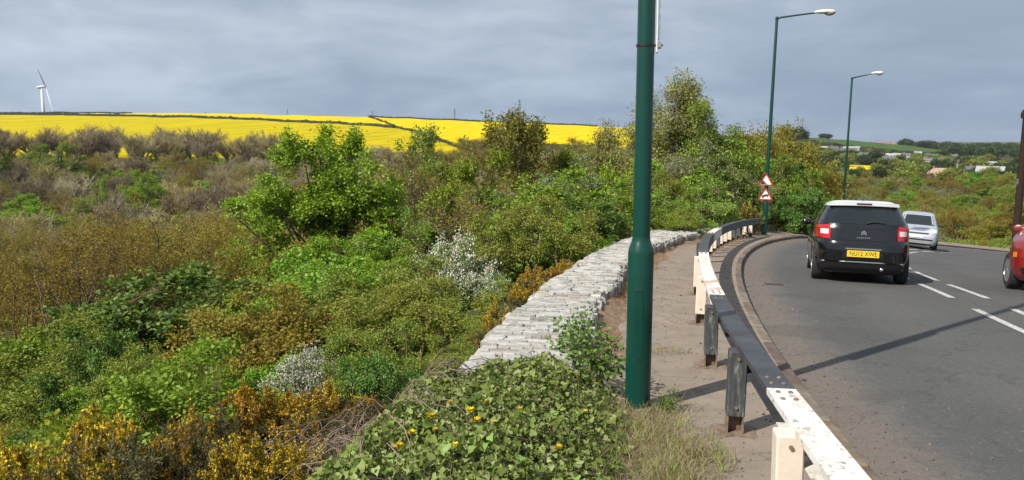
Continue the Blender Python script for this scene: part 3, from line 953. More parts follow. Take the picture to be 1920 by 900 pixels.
# fresh green trees with clumped leaves
G1 = [(0, 0, 4.6, 2.6, 2.5, 2.3), (1.5, 0, 3.4, 1.9, 1.8, 1.8), (-1.5, 0.3, 3.6, 1.9, 1.8, 1.9), (0.2, -0.6, 2.2, 2.3, 2.1, 1.7)]
for q, lk in enumerate(('shrub', 'fresh', 'lush')):
    clump_proto('round', 452 + q, G1, 56, 32, 0.11, 0.12, 0.2, 4.2, lk, BARK, n_limb=18, zmin=0.3, sub=(12, 0.25), tip_ups=14)
for q in range(2):
    twig_proto('green', 300 + q, 8.0, 0.15, 5, 'fresh' if q else 'lush', 22, 0.15, 0.16, BARK, first_n=9, kids=4, trunk_frac=0.2, spread=(28, 58), ratio=0.62, up=0.35, wig=0.16)
clump_proto('pale', 330, [(0.3, 0, 9.0, 1.5, 1.4, 1.8), (1.2, 0, 7.4, 1.4, 1.4, 1.6), (-1.1, 0.2, 7.0, 1.5, 1.5, 1.7), (0, 0, 5.0, 2.1, 2.0, 2.2), (0.2, 0, 2.6, 2.0, 1.9, 1.6)], 92, 22, 0.12, 0.16, 0.18, 8.6, 'pale', BARK_GREY, n_limb=26, zmin=0.6, sub=(7, 0.27), tip_ups=22)
clump_proto('bronze', 340, [(0, 0, 5.6, 2.3, 2.2, 1.9), (1.4, 0, 4.6, 1.7, 1.6, 1.7), (-1.5, 0.2, 4.8, 1.7, 1.6, 1.7), (0, 0, 2.8, 2.4, 2.2, 1.9)], 92, 32, 0.11, 0.14, 0.2, 5.0, 'bronze', BARK, n_limb=24, zmin=0.4, sub=(10, 0.23), tip_ups=46)
# bushes
E1 = [(0, 0, 1.3, 1.7, 1.7, 1.25), (0.9, 0.3, 1.0, 1.1, 1.1, 0.95), (-0.9, -0.4, 0.95, 1.1, 1.2, 0.9), (0.1, -0.9, 0.9, 1.1, 1.0, 0.9)]
for q, (lk, lf, pr) in enumerate((('palesh', 0.052, 70), ('lush', 0.085, 36), ('shrub', 0.065, 46), ('shrub2', 0.05, 64))):
    clump_proto('bush', 400 + q, E1, 44, pr, lf, 0.075, 0.05, 1.4, lk, n_limb=14, stems=4, base_r=0.3, sub=(11, 0.135), asp=0.6)
for q in range(2):
    clump_proto('darkbush', 420 + q, E1, 42, 42, 0.085, 0.08, 0.05, 1.4, 'dark', n_limb=14, stems=4, base_r=0.3, sub=(10, 0.14))
clump_proto('willow', 440, [(0, 0, 2.4, 2.5, 2.3, 2.1), (1.2, 0, 1.7, 1.7, 1.6, 1.5), (-1.3, 0.2, 1.6, 1.7, 1.6, 1.5)], 84, 36, 0.10, 0.12, 0.09, 2.6, 'willow', BARK_GREY, n_limb=18, asp=0.38, stems=3, base_r=0.3, sub=(8, 0.2))
clump_proto('gold', 450, [(0, 0, 3.8, 3.1, 3.0, 2.7), (1.7, 0, 3.0, 2.2, 2.0, 2.0), (-1.7, 0.3, 3.0, 2.2, 2.0, 2.0)], 105, 32, 0.11, 0.14, 0.2, 3.4, 'gold', BARK, n_limb=20, zmin=0.3, sub=(8, 0.27))
clump_proto('darktree', 460, [(0, 0, 4.4, 1.9, 1.9, 2.5), (0.9, 0, 3.2, 1.6, 1.5, 1.8), (-1.0, 0.2, 2.8, 1.6, 1.5, 1.8)], 82, 34, 0.11, 0.13, 0.17, 4.4, 'shrub', BARK, n_limb=18, zmin=0.3, sub=(8, 0.24), tip_ups=16)
clump_proto('hawthorn', 470, E1, 330, 36, 0.075, 0.14, 0.05, 1.4, 'dark', n_limb=12, stems=3, base_r=0.25, blossom=(7500, 0.07, 0.66))
clump_proto('lime', 480, E1, 55, 38, 0.085, 0.09, 0.05, 1.4, 'lime', n_limb=12, stems=3, base_r=0.25, sub=(7, 0.16))
# the big sycamore: several lobes round an open middle where the limbs show
SYC = [(0.2, 0, 6.7, 2.2, 1.9, 1.6), (0.1, 0.3, 5.0, 2.0, 1.4, 1.3), (1.6, 0.2, 5.6, 1.5, 1.5, 1.3), (2.35, -0.1, 4.2, 1.3, 1.3, 0.8), (-1.4, -0.3, 5.3, 1.5, 1.4, 1.1),
       (-3.0, -0.4, 4.9, 1.45, 1.4, 0.85), (-2.6, -0.5, 3.7, 1.4, 1.3, 0.6), (-3.4, -0.3, 2.5, 1.5, 1.3, 0.8), (-1.6, -0.6, 1.9, 1.2, 1.2, 0.6), (1.9, -0.2, 2.6, 1.1, 1.1, 0.7), (0.3, 0.4, 1.2, 1.8, 1.6, 0.8), (-0.6, 0.9, 4.2, 1.2, 0.9, 1.0), (0.6, 1.0, 5.2, 1.6, 0.9, 1.2), (0.9, 0.5, 3.4, 1.0, 0.9, 0.8)]
clump_proto('sycamore', 500, SYC, 150, 44, 0.10, 0.125, 0.15, 5.6, 'syc', BARK, n_limb=34, asp=0.8, twig_r=0.011, zmin=0.5, tip_ups=30, sub=(7, 0.24))
clump_proto('tanbush', 453, E1, 60, 40, 0.065, 0.09, 0.05, 1.4, 'olive', TWIG_BROWN, n_limb=14, stems=4, base_r=0.3, sub=(7, 0.16))
# small far trees
for q in range(3):
    clump_proto('far', 600 + q, [(0, 0, 5.2, 3.2, 3.0, 3.4), (1.5, 0.4, 4.0, 2.2, 2.2, 2.4), (-1.6, 0, 4.2, 2.2, 2.2, 2.4)], 190, 12, 0.75, 0.55, 0.25, 4.5, 'farlight' if q == 2 else 'farwood', BARK, n_limb=8)

# gorse: upright spiny stems, flowers packed along the upper shoots
def gorse_proto(seed, H=1.0, n=210, flower=0.8, W=0.62):
    rng = np.random.default_rng(seed)
    ell = [(0, 0, 0.48 * H, W, W, 0.52 * H), (0.3 * W, 0.2 * W, 0.55 * H, 0.6 * W, 0.6 * W, 0.42 * H), (-0.45 * W, -0.2 * W, 0.42 * H, 0.55 * W, 0.6 * W, 0.36 * H)]
    C = dome_points(rng, n, ell, 0.22); C = C[C[:, 2] > 0.06]; n = len(C)
    base = np.concatenate([C[:, :2] * 0.22, np.zeros((n, 1))], 1)
    mid = base * 0.4 + C * 0.6 + np.array([0, 0, 0.06])
    r0 = np.full(n, 0.007)
    D = unit(unit(C - np.array([0, 0, 0.2 * H])) + np.array([0, 0, 0.55]) + rng.normal(0, 0.28, (n, 3)))
    L = H * rng.uniform(0.10, 0.24, n)
    tip = C + D * L[:, None]
    sd = 6                                     # side shoots on every leader
    u = rng.uniform(0.0, 0.8, (n, sd)); sp = (C[:, None] + D[:, None] * (L[:, None] * u)[..., None]).reshape(-1, 3)
    sdir = unit(np.repeat(D, sd, 0) * 0.8 + rng.normal(0, 0.6, (n * sd, 3))); sl = H * rng.uniform(0.04, 0.10, n * sd)
    wood = joinm([frusta(base, mid, r0, r0 * 0.8, 3), frusta(mid, C, r0 * 0.8, r0 * 0.55, 3), frusta(C, tip, r0 * 0.55, r0 * 0.2, 3), frusta(sp, sp + sdir * sl[:, None], np.full(n * sd, 0.003), np.full(n * sd, 0.001), 3)])
    SP = np.concatenate([C, sp]); SD = np.concatenate([D, sdir]); SL = np.concatenate([L, sl]); SR = np.concatenate([np.arange(n), np.repeat(np.arange(n), sd)])
    q = 18
    t = rng.uniform(0.0, 1.0, (len(SP), q))
    P = (SP[:, None] + SD[:, None] * (SL[:, None] * t)[..., None]).reshape(-1, 3) + rng.normal(0, 0.006, (len(SP) * q, 3))
    nn = len(P); Ls = rng.uniform(0.02, 0.045, nn)
    spine = kites(P, unit(rng.normal(size=(nn, 3)) * 0.7 + np.repeat(SD, q, 0) * 0.8), rand_dirs(rng, nn), Ls, Ls * 0.18)
    has = (rng.uniform(0, 1, n) < flower * np.clip((C[:, 2] / H - 0.2) * 2.6, 0, 1))
    fk = np.where(has[SR])[0]; qf = 11
    tf = rng.uniform(0.35, 1.05, (len(fk), qf))
    PF = (SP[fk][:, None] + SD[fk][:, None] * (SL[fk][:, None] * tf)[..., None]).reshape(-1, 3) + rng.normal(0, 0.012, (len(fk) * qf, 3))
    nf = len(PF); Lf = rng.uniform(0.016, 0.030, nf)
    fl = kites(PF, rand_dirs(rng, nf, 0.3), rand_dirs(rng, nf, 0.4), Lf, Lf * 0.85)
    parts = [('stem', m_named('gorse_wood', wood, GORSE_WOOD, True)), ('foliage', m_named('gorse_spines', spine, LM['gorse'])), ('blossom', m_named('gorse_blossom', fl, LM['gorsefl']))]
    h, w = extent(parts[1][1])
    proto('gorse', parts, h, w)
gorse_proto(700, 0.9, 230, 1.0); gorse_proto(701, 0.9, 230, 0.7); gorse_proto(702, 0.85, 230, 0.35)

def place(kind, idx, x, y, H, W=None, name=None, label=None, cat='tree', group=None, rz=None, z=None, sink=0.05):
    parts, h, w = PROTO[kind][idx % len(PROTO[kind])]
    sz = H / h
    sx = (W / w) if W else sz
    sx = min(max(sx, sz * 0.72), sz * 2.2)
    root = bpy.data.objects.new(name or kind, None)
    root.empty_display_size = 0.4
    root.location = (x, y, (gh(x, y) if z is None else z) - sink)
    root.rotation_euler = (0, 0, random.uniform(0, 6.28) if rz is None else rz)
    root.scale = (sx, sx, sz)
    link(root)
    tag(root, label, cat, group)
    for pn, me in parts:
        link(bpy.data.objects.new(pn, me), root)
    return root

def place_px(kind, idx, px, py_top, dist, W_px, **kw):
    """stand a plant `dist` metres off in the direction of a photo column, tall enough to reach a photo row"""
    a = az_px(px)
    x, y = dist * math.sin(a), dist * math.cos(a)
    ang = PITCH + math.atan((py_top - 450) / FPX)
    ztop = EYE - math.tan(ang) * y
    zb = gh(x, y)
    Hh = max(0.5, ztop - zb)
    return place(kind, idx, x, y, Hh, W_px / FPX * y if W_px else None, z=zb, **kw)

# ------------------------------------------------------------------ rubble wall along the pavement, every stone of its top set by hand
def stone_material():
    m, nt, out = mat('lichened_stone')
    oi = nt.nodes.new('ShaderNodeObjectInfo'); g = nt.nodes.new('ShaderNodeNewGeometry')
    rnd = math_n(nt, 'FRACT', math_n(nt, 'ADD', oi.outputs['Random'], g.outputs['Random Per Island']))
    base = ramp(nt, rnd, [(0.0, (0.24, 0.235, 0.21)), (0.2, (0.36, 0.35, 0.325)), (0.42, (0.47, 0.46, 0.43)), (0.6, (0.30, 0.295, 0.25)), (0.78, (0.45, 0.435, 0.405)), (0.92, (0.36, 0.27, 0.22)), (1.0, (0.19, 0.19, 0.155))])
    f = noise(nt, 2.6, 6, 0.65, coord='Object'); g2 = noise(nt, 7, 6, 0.75)
    c = mixc(nt, ramp(nt, f, [(0.50, (0, 0, 0)), (0.66, (0.8, 0.8, 0.8))]), base, (0.55, 0.54, 0.505))
    c = mixc(nt, ramp(nt, g2, [(0.34, (0.75, 0.75, 0.75)), (0.46, (0, 0, 0))]), c, (0.12, 0.115, 0.09))
    principled(nt, out, c, 0.95, 0, 0.2, g2, 0.4, 0.006)
    return m
M_STONE = stone_material()
M_MORTAR = plain('earthy_joint', (0.10, 0.095, 0.075), 0.95, vary=0.5, vscale=10)
M_WALLSIDE = plain('wall_rubble', (0.20, 0.19, 0.165), 0.95, vary=0.5, vscale=6, bump_d=0.03)

W_S0, W_S1, W_N0, W_N1, W_TOP = 2.2, 25.5, -2.93, -2.06, 0.24
def wall_edges(s):
    j = 0.02 * math.sin(s * 2.3) + 0.012 * math.sin(s * 5.1 + 1)
    return W_N0 + j, W_N1 + 0.05 * math.sin(s * 1.7 + 2) + 0.03 * math.sin(s * 6.3) + 0.35 * float(sstep(17, 25, s))
def wall_top(s): return W_TOP - 0.06 * float(sstep(9, 4, s)) + 0.015 * math.sin(s * 1.9)

def stone_mesh(rng):
    bm = bmesh.new()
    bmesh.ops.create_cube(bm, size=1.0)
    bmesh.ops.bevel(bm, geom=bm.edges[:], offset=0.05, segments=1, affect='EDGES')
    for v in bm.verts:
        v.co += Vector((rng.uniform(-0.045, 0.045), rng.uniform(-0.06, 0.06), rng.uniform(-0.045, 0.045)))
    me = bpy.data.meshes.new('stone'); bm.to_mesh(me); bm.free()
    me.materials.append(M_STONE)
    return me

def stone_wall():
    rng = random.Random(5)
    root = tag(empty('stone_wall'), 'low wide rubble wall with pale lichened top curving along the pavement', 'wall')
    core = MB()
    ss = [W_S0 + 0.5 * k for k in range(int((W_S1 - W_S0) / 0.5) + 1)]
    prev = None
    for s in ss:
        n0, n1 = wall_edges(s)
        zt = float(surf(s, -2.5)) + wall_top(s) - 0.055
        a, b = kern(s, n0 + 0.05), kern(s, n1 - 0.05)
        ring = [(float(a[0]), float(a[1]), zt - 1.5), (float(a[0]), float(a[1]), zt), (float(b[0]), float(b[1]), zt), (float(b[0]), float(b[1]), zt - 0.5)]
        base = len(core.v); core.v += ring
        if prev is not None:
            for k in range(4):
                core.f.append((prev + k, prev + (k+1) % 4, base + (k+1) % 4, base + k))
        prev = base
    core.f.append((0, 1, 2, 3)); core.f.append(tuple(prev + k for k in (3, 2, 1, 0)))
    core.build('core', M_MORTAR, root)
    protos = [stone_mesh(rng) for _ in range(9)]
    count, rest = 0, []
    s = W_S0 + 2.6
    while s < W_S1 - 0.1:
        dep = rng.choice((rng.uniform(0.035, 0.06), rng.uniform(0.05, 0.085)))
        n0, n1 = wall_edges(s)
        n = n0 + rng.uniform(-0.012, 0.012)
        while n < n1 - 0.06:
            ln = min(rng.choice((rng.uniform(0.08, 0.17), rng.uniform(0.15, 0.38))), n1 - n + 0.03)
            cs, cn = s + dep / 2, n + ln / 2
            x, y = kern(cs, cn)
            hd = float(np.interp(cs, _hs, _hd))
            h = rng.uniform(0.10, 0.16)
            z = float(surf(cs, cn)) + wall_top(cs) + rng.uniform(-0.018, 0.008) - h / 2
            if rng.random() < 0.05: z -= 0.04
            tr = Matrix.Translation((float(x), float(y), z)) @ Matrix.Rotation(-hd + rng.uniform(-0.07, 0.07), 4, 'Z') @ Matrix.Rotation(rng.uniform(-0.05, 0.05), 4, 'X') @ Matrix.Rotation(rng.uniform(-0.03, 0.03), 4, 'Y')
            sc = (ln * 0.95, dep * 0.84, h)
            me = rng.choice(protos)
            if count < 300:
                o = bpy.data.objects.new('stone', me); link(o, root)
                o.matrix_local = tr @ Matrix.Diagonal((*sc, 1))
                count += 1
            else:
                rest.append((me, tr @ Matrix.Diagonal((*sc, 1))))
            n += ln
        s += dep
    bm = bmesh.new()
    for me, mt in rest:
        k = len(bm.verts); bm.from_mesh(me); bm.verts.ensure_lookup_table()
        for v in bm.verts[k:]: v.co = mt @ v.co
    me = bpy.data.meshes.new('far_stones'); bm.to_mesh(me); bm.free(); me.materials.append(M_STONE)
    tag(obj('far_stones', me, None, root), kind='stuff')
    # rubble of the two faces, joined (hardly seen)
    for nm, edge, sg in (('valley_face', 0, -1), ('pavement_face', 1, 1)):
        bm = bmesh.new()
        s = W_S0 + 1.5
        while s < W_S1:
            ln = rng.uniform(0.16, 0.4)
            nn = wall_edges(s)[edge]
            zz = wall_top(s) - 0.06
            bot = -1.0 if edge == 0 else -0.02
            while zz > bot:
                hh = rng.uniform(0.10, 0.18)
                x, y = kern(s + ln / 2, nn + sg * rng.uniform(-0.03, 0.015))
                hd = float(np.interp(s, _hs, _hd))
                mt = Matrix.Translation((float(x), float(y), float(surf(s, nn)) + zz - hh / 2)) @ Matrix.Rotation(-hd + rng.uniform(-0.1, 0.1), 4, 'Z') @ Matrix.Diagonal((0.16, ln * 0.95, hh * 0.95, 1))
                k = len(bm.verts); bm.from_mesh(rng.choice(protos)); bm.verts.ensure_lookup_table()
                for v in bm.verts[k:]: v.co = mt @ v.co
                zz -= hh
            s += ln
        me = bpy.data.meshes.new(nm); bm.to_mesh(me); bm.free(); me.materials.append(M_STONE)
        tag(obj(nm, me, None, root), kind='stuff')
stone_wall()

# ------------------------------------------------------------------ street lamps
def paint(name, color, rough=0.4, chip=(0.2, 0.17, 0.14), amt=0.62, scale=9, spec=0.5):
    m, nt, out = mat(name)
    f = noise(nt, scale, 6, 0.72); g = noise(nt, 2.0, 4, 0.6)
    c = ramp(nt, g, [(0.3, [q * 0.86 for q in color]), (0.7, [min(1, q * 1.1) for q in color])])
    c = mixc(nt, ramp(nt, f, [(amt, (0, 0, 0)), (amt + 0.05, (1, 1, 1))]), c, chip)
    principled(nt, out, c, rough, 0, spec, f, 0.15, 0.004)
    return m
M_GREEN = paint('green_gloss_paint', (0.003, 0.046, 0.033), 0.30, (0.01, 0.04, 0.03), 0.70, 14)
M_HEADW = plain('luminaire_grey_white', (0.62, 0.61, 0.56), 0.4, vary=0.08)
M_LENS = plain('luminaire_lens', (0.33, 0.32, 0.26), 0.2)
M_GALV = plain('galvanised_steel', (0.33, 0.34, 0.35), 0.45, 0.7, vary=0.2, vscale=14)
M_SIGNW = plain('sign_white', (0.72, 0.72, 0.70), 0.45, vary=0.05)
M_BLACKP = plain('black_plastic', (0.012, 0.012, 0.013), 0.5)

def street_lamp(x, y, H, arm_dir, arm_len, label, lean=(0, 0), z=None):
    root = empty('street_lamp', (x, y, gh(x, y) if z is None else z))
    root.rotation_euler = (lean[0], lean[1], 0)
    tag(root, label, 'street lamp', 'green street lamps along the road')
    n = 24
    MB().lathe([(0.098, -0.3), (0.098, 1.235), (0.094, 1.262), (0.076, 1.315), (0.069, 1.335), (0.067, 1.36)], n).build('base_section', M_GREEN, root, angle=0.7)
    MB().lathe([(0.066, 1.30), (0.062, H * 0.5), (0.05, H - 0.02), (0.045, H)], n).build('shaft', M_GREEN, root, angle=0.7)
    dx, dy = math.cos(arm_dir), math.sin(arm_dir)
    pts = [(0, 0, H - 0.06), (dx * 0.12, dy * 0.12, H), (dx * arm_len * 0.5, dy * arm_len * 0.5, H + arm_len * 0.045), (dx * arm_len, dy * arm_len, H + arm_len * 0.09)]
    MB().tube(pts, [0.04, 0.036, 0.03, 0.026], 8).build('arm', M_GREEN, root, smooth=True)
    MB().lathe([(0.055, H - 0.12), (0.055, H + 0.015), (0.02, H + 0.04)], 12).build('arm_collar', M_GREEN, root, smooth=False)
    # luminaire: a long flat shell with a bowl under its outer half
    L = 0.64
    hx, hy, hz = pts[-1]
    shell, bowl = MB(), MB()
    def ringed(mb, x0, x1, w, zt, zb, k=10):
        b = len(mb.v); m = 14
        for i in range(k + 1):
            t = i / k; sx = x0 + (x1 - x0) * t
            g = math.sin(math.pi * (0.06 + 0.88 * t)) ** 0.45
            for q in range(m):
                a = 2 * math.pi * q / m
                yy, zz = w * g * math.cos(a), math.sin(a)
                zz = zz * (zt if zz > 0 else zb) * g
                mb.v.append((hx + dx * sx - dy * yy, hy + dy * sx + dx * yy, hz + 0.01 + zz))
        for i in range(k):
            for q in range(m):
                q2 = (q + 1) % m
                mb.f.append((b + i*m+q, b + i*m+q2, b + (i+1)*m+q2, b + (i+1)*m+q))
        mb.f.append(tuple(b + q for q in range(m))); mb.f.append(tuple(b + k*m + q for q in range(m)))
    ringed(shell, -0.06, L, 0.14, 0.10, 0.05)
    ringed(bowl, L * 0.42, L * 0.97, 0.12, 0.0, 0.125, 8)
    head = shell.build('luminaire', M_HEADW, root, smooth=True)
    bowl.build('lens', M_LENS, head, smooth=True)
    # little service door on the lower section
    door = MB()
    for k in range(7):
        a = -2.2 + 0.12 * k
        door.v += [(0.1005 * math.cos(a), 0.1005 * math.sin(a), 0.42), (0.1005 * math.cos(a), 0.1005 * math.sin(a), 0.95)]
    door.f = [(2*k, 2*k+2, 2*k+3, 2*k+1) for k in range(6)]
    door.build('service_door', M_GREEN, root)
    for zz in (0.415, 0.955): MB().tube([(0.1 * math.cos(-2.2 + 0.12 * k), 0.1 * math.sin(-2.2 + 0.12 * k), zz) for k in range(7)], 0.0025, 4).build('door_joint', M_BLACKP, root)
    MB().lathe([(0.15, -0.05), (0.13, 0.012), (0.099, 0.03)], 18).build('footing', M_KERB, root)
    return root

LX, LY = 0.985, 5.60
lamp_near = street_lamp(LX, LY, 9.8, R(-12), 2.2, 'thick dark green lamp post close by, standing on the near pavement beside ivy', z=float(surf(*[v[0] for v in curv(LX, LY)])))
def lamp_at(px, py_top, dist, adir, alen, label, lean):
    a = az_px(px); x, y = dist * math.sin(a), dist * math.cos(a)
    zt = EYE - math.tan(PITCH + math.atan((py_top - 450) / FPX)) * y
    z0 = gh(x, y)
    return street_lamp(x, y, zt - z0, adir, alen, label, lean), (x, y, z0)
lamp_mid, LM_POS = lamp_at(1440, 33, 29.0, R(-19), 1.3, 'tall thin green lamp post carrying two red-bordered triangular warning signs', (0, R(0.9)))
lamp_far, _p = lamp_at(1588, 146, 45.0, R(-66), 1.3, 'green lamp post rising behind the black car, shorter of the two distant lamps', (0, R(0.55)))

# flat white sign board fixed edge-on to the near post with a steel band
sb = empty('sign_board', (LX, LY, 0)); tag(sb, 'white sign board seen edge-on, banded to the near green lamp post', 'sign')
zb = EYE + math.tan(-PITCH - math.atan((100 - 450) / FPX)) * LY
ang = math.atan2(LX, LY)
sb.rotation_euler = (0, 0, -ang - R(1.2))
MB().box(0.076, 0.086, -0.05, 0.05, zb, zb + 1.9).build('plate', M_SIGNW, sb, bevel=0.002)
for zz in (zb + 0.055, zb + 1.6):
    ch = MB().box(0.0865, 0.112, -0.045, 0.045, zz - 0.02, zz + 0.02)
    ch.build('back_channel', M_GALV, sb, bevel=0.002)
    MB().lathe([(0.0685, zz - 0.009), (0.0705, zz - 0.009), (0.0705, zz + 0.009), (0.0685, zz + 0.009)], 20).build('band', M_BLACKP, sb)
    MB().tube([(0.06, 0, zz), (0.125, 0, zz)], 0.008, 6).build('bolt', M_GALV, sb)
MB().box(0.0865, 0.098, -0.048, -0.02, zb + 0.09, zb + 1.5).build('edge_fold', M_GALV, sb)
for k in range(7):
    MB().box(0.0985, 0.1, -0.042, -0.026, zb + 0.16 + k * 0.075, zb + 0.195 + k * 0.075).build('slot', M_BLACKP, sb)

# ------------------------------------------------------------------ triangular warning signs on the second lamp post
M_SRED = plain('sign_red', (0.42, 0.022, 0.018), 0.5, vary=0.1)
M_SBLK = plain('sign_black', (0.012, 0.012, 0.012), 0.5)
def tri(side, r, z0=0.0):
    """rounded triangle outline in (x,z), centroid at (0,z0)"""
    h = side * math.sqrt(3) / 2
    c = [(-side/2 + r * 1.73, -h/3 + r), (side/2 - r * 1.73, -h/3 + r), (0, 2*h/3 - 2 * r)]
    out = []
    for (cx, cz), a0 in zip(c, (150, 270, 30)):
        for k in range(6):
            a = R(a0 + 24 * k)
            out.append((cx + r * math.cos(a), cz + z0 + r * math.sin(a)))
    return out
def warning_sign(z, label, picto):
    root = empty('warning_sign', (LM_POS[0], LM_POS[1], z))
    root.rotation_euler = (0, 0, -math.atan2(LM_POS[0], LM_POS[1]))
    tag(root, label, 'warning sign', 'triangular warning signs on the lamp post')
    S = 0.56
    MB().prism(tri(S, 0.03), -0.112, -0.106).build('plate', M_SRED, root)
    MB().prism(tri(S * 0.70, 0.02), -0.118, -0.1125).build('white_face', M_SIGNW, root)
    MB().box(-0.05, 0.05, -0.106, -0.06, -0.12, -0.09).build('bracket', M_GALV, root)
    MB().box(-0.05, 0.05, -0.106, -0.06, 0.1, 0.13).build('bracket', M_GALV, root)
    for nm, polys in picto:
        mb = MB()
        for p in polys: mb.prism(p, -0.123, -0.1185)
        mb.build(nm, M_SBLK, root)
def circ(cx, cz, r): return [(cx + r * math.cos(2*math.pi*k/10), cz + r * math.sin(2*math.pi*k/10)) for k in range(10)]
zs = lambda py: EYE - math.tan(PITCH + math.atan((py - 450) / FPX)) * LM_POS[1]
warning_sign(zs(340), 'upper red triangular warning sign with a black hill symbol on the lamp post',
             [('hill_symbol', [[(-0.17, -0.10), (0.06, -0.10), (-0.17, 0.02)], [(-0.15, 0.02), (-0.03, -0.04), (-0.03, 0.0), (-0.15, 0.06)]])])
warning_sign(zs(367), 'lower red triangular warning sign with a lorry on a slope, below the other sign',
             [('lorry_symbol', [[(-0.13, -0.06), (0.05, 0.0), (0.05, 0.075), (-0.12, 0.015)], [(0.055, 0.0), (0.11, 0.02), (0.10, 0.07), (0.055, 0.06)], circ(-0.09, -0.065, 0.022), circ(0.07, -0.012, 0.022)])])

# ------------------------------------------------------------------ guard rail: open box beam in painted lengths on boxed posts
def rail_white():
    m, nt, out = mat('chipped_white_paint')
    f = noise(nt, 7, 6, 0.7); g = noise(nt, 2.2, 5, 0.62); k = noise(nt, 22, 5, 0.7)
    c = ramp(nt, f, [(0.3, (0.60, 0.575, 0.52)), (0.6, (0.76, 0.74, 0.69))])
    c = mixc(nt, ramp(nt, g, [(0.54, (0, 0, 0)), (0.62, (0.8, 0.8, 0.8))]), c, (0.45, 0.30, 0.13))
    c = mixc(nt, ramp(nt, k, [(0.58, (0, 0, 0)), (0.63, (0.9, 0.9, 0.9))]), c, (0.27, 0.23, 0.19))
    principled(nt, out, c, 0.55, 0, 0.4, f, 0.2, 0.004)
    return m
def rail_black():
    m, nt, out = mat('weathered_black_paint')
    f = noise(nt, 11, 6, 0.7); g = noise(nt, 3, 5, 0.65)
    c = ramp(nt, g, [(0.3, (0.030, 0.031, 0.035)), (0.6, (0.058, 0.059, 0.066)), (0.8, (0.10, 0.10, 0.105))])
    c = mixc(nt, ramp(nt, f, [(0.64, (0, 0, 0)), (0.70, (0.7, 0.7, 0.7))]), c, (0.16, 0.15, 0.13))
    principled(nt, out, c, 0.5, 0, 0.5, f, 0.25, 0.004)
    return m
def post_black():
    m, nt, out = mat('flaking_black_post')
    tcn = nt.nodes.new('ShaderNodeTexCoord'); mpn = nt.nodes.new('ShaderNodeMapping'); mpn.inputs['Scale'].default_value = (14, 14, 2.6)
    nt.links.new(tcn.outputs['Object'], mpn.inputs['Vector'])
    f = noise(nt, 1.6, 7, 0.75, mpn.outputs['Vector'])
    c = ramp(nt, f, [(0.40, (0.036, 0.040, 0.043)), (0.56, (0.07, 0.075, 0.075)), (0.66, (0.22, 0.22, 0.20)), (0.78, (0.33, 0.32, 0.29))])
    principled(nt, out, c, 0.7, 0, 0.35, f, 0.3, 0.005)
    return m
def post_cream():
    m, nt, out = mat('cream_post_paint')
    f = noise(nt, 5, 6, 0.7); k = noise(nt, 30, 4, 0.7)
    c = ramp(nt, f, [(0.3, (0.60, 0.50, 0.40)), (0.6, (0.70, 0.61, 0.51)), (0.75, (0.55, 0.38, 0.26))])
    c = mixc(nt, ramp(nt, k, [(0.66, (0, 0, 0)), (0.72, (0.6, 0.6, 0.6))]), c, (0.35, 0.25, 0.17))
    principled(nt, out, c, 0.6, 0, 0.4, f, 0.2, 0.004)
    return m
M_RW, M_RB, M_PB, M_PC = rail_white(), rail_black(), post_black(), post_cream()
M_RUST = plain('rusty_steel', (0.20, 0.145, 0.10), 0.85, 0.2, vary=0.45, vscale=16)

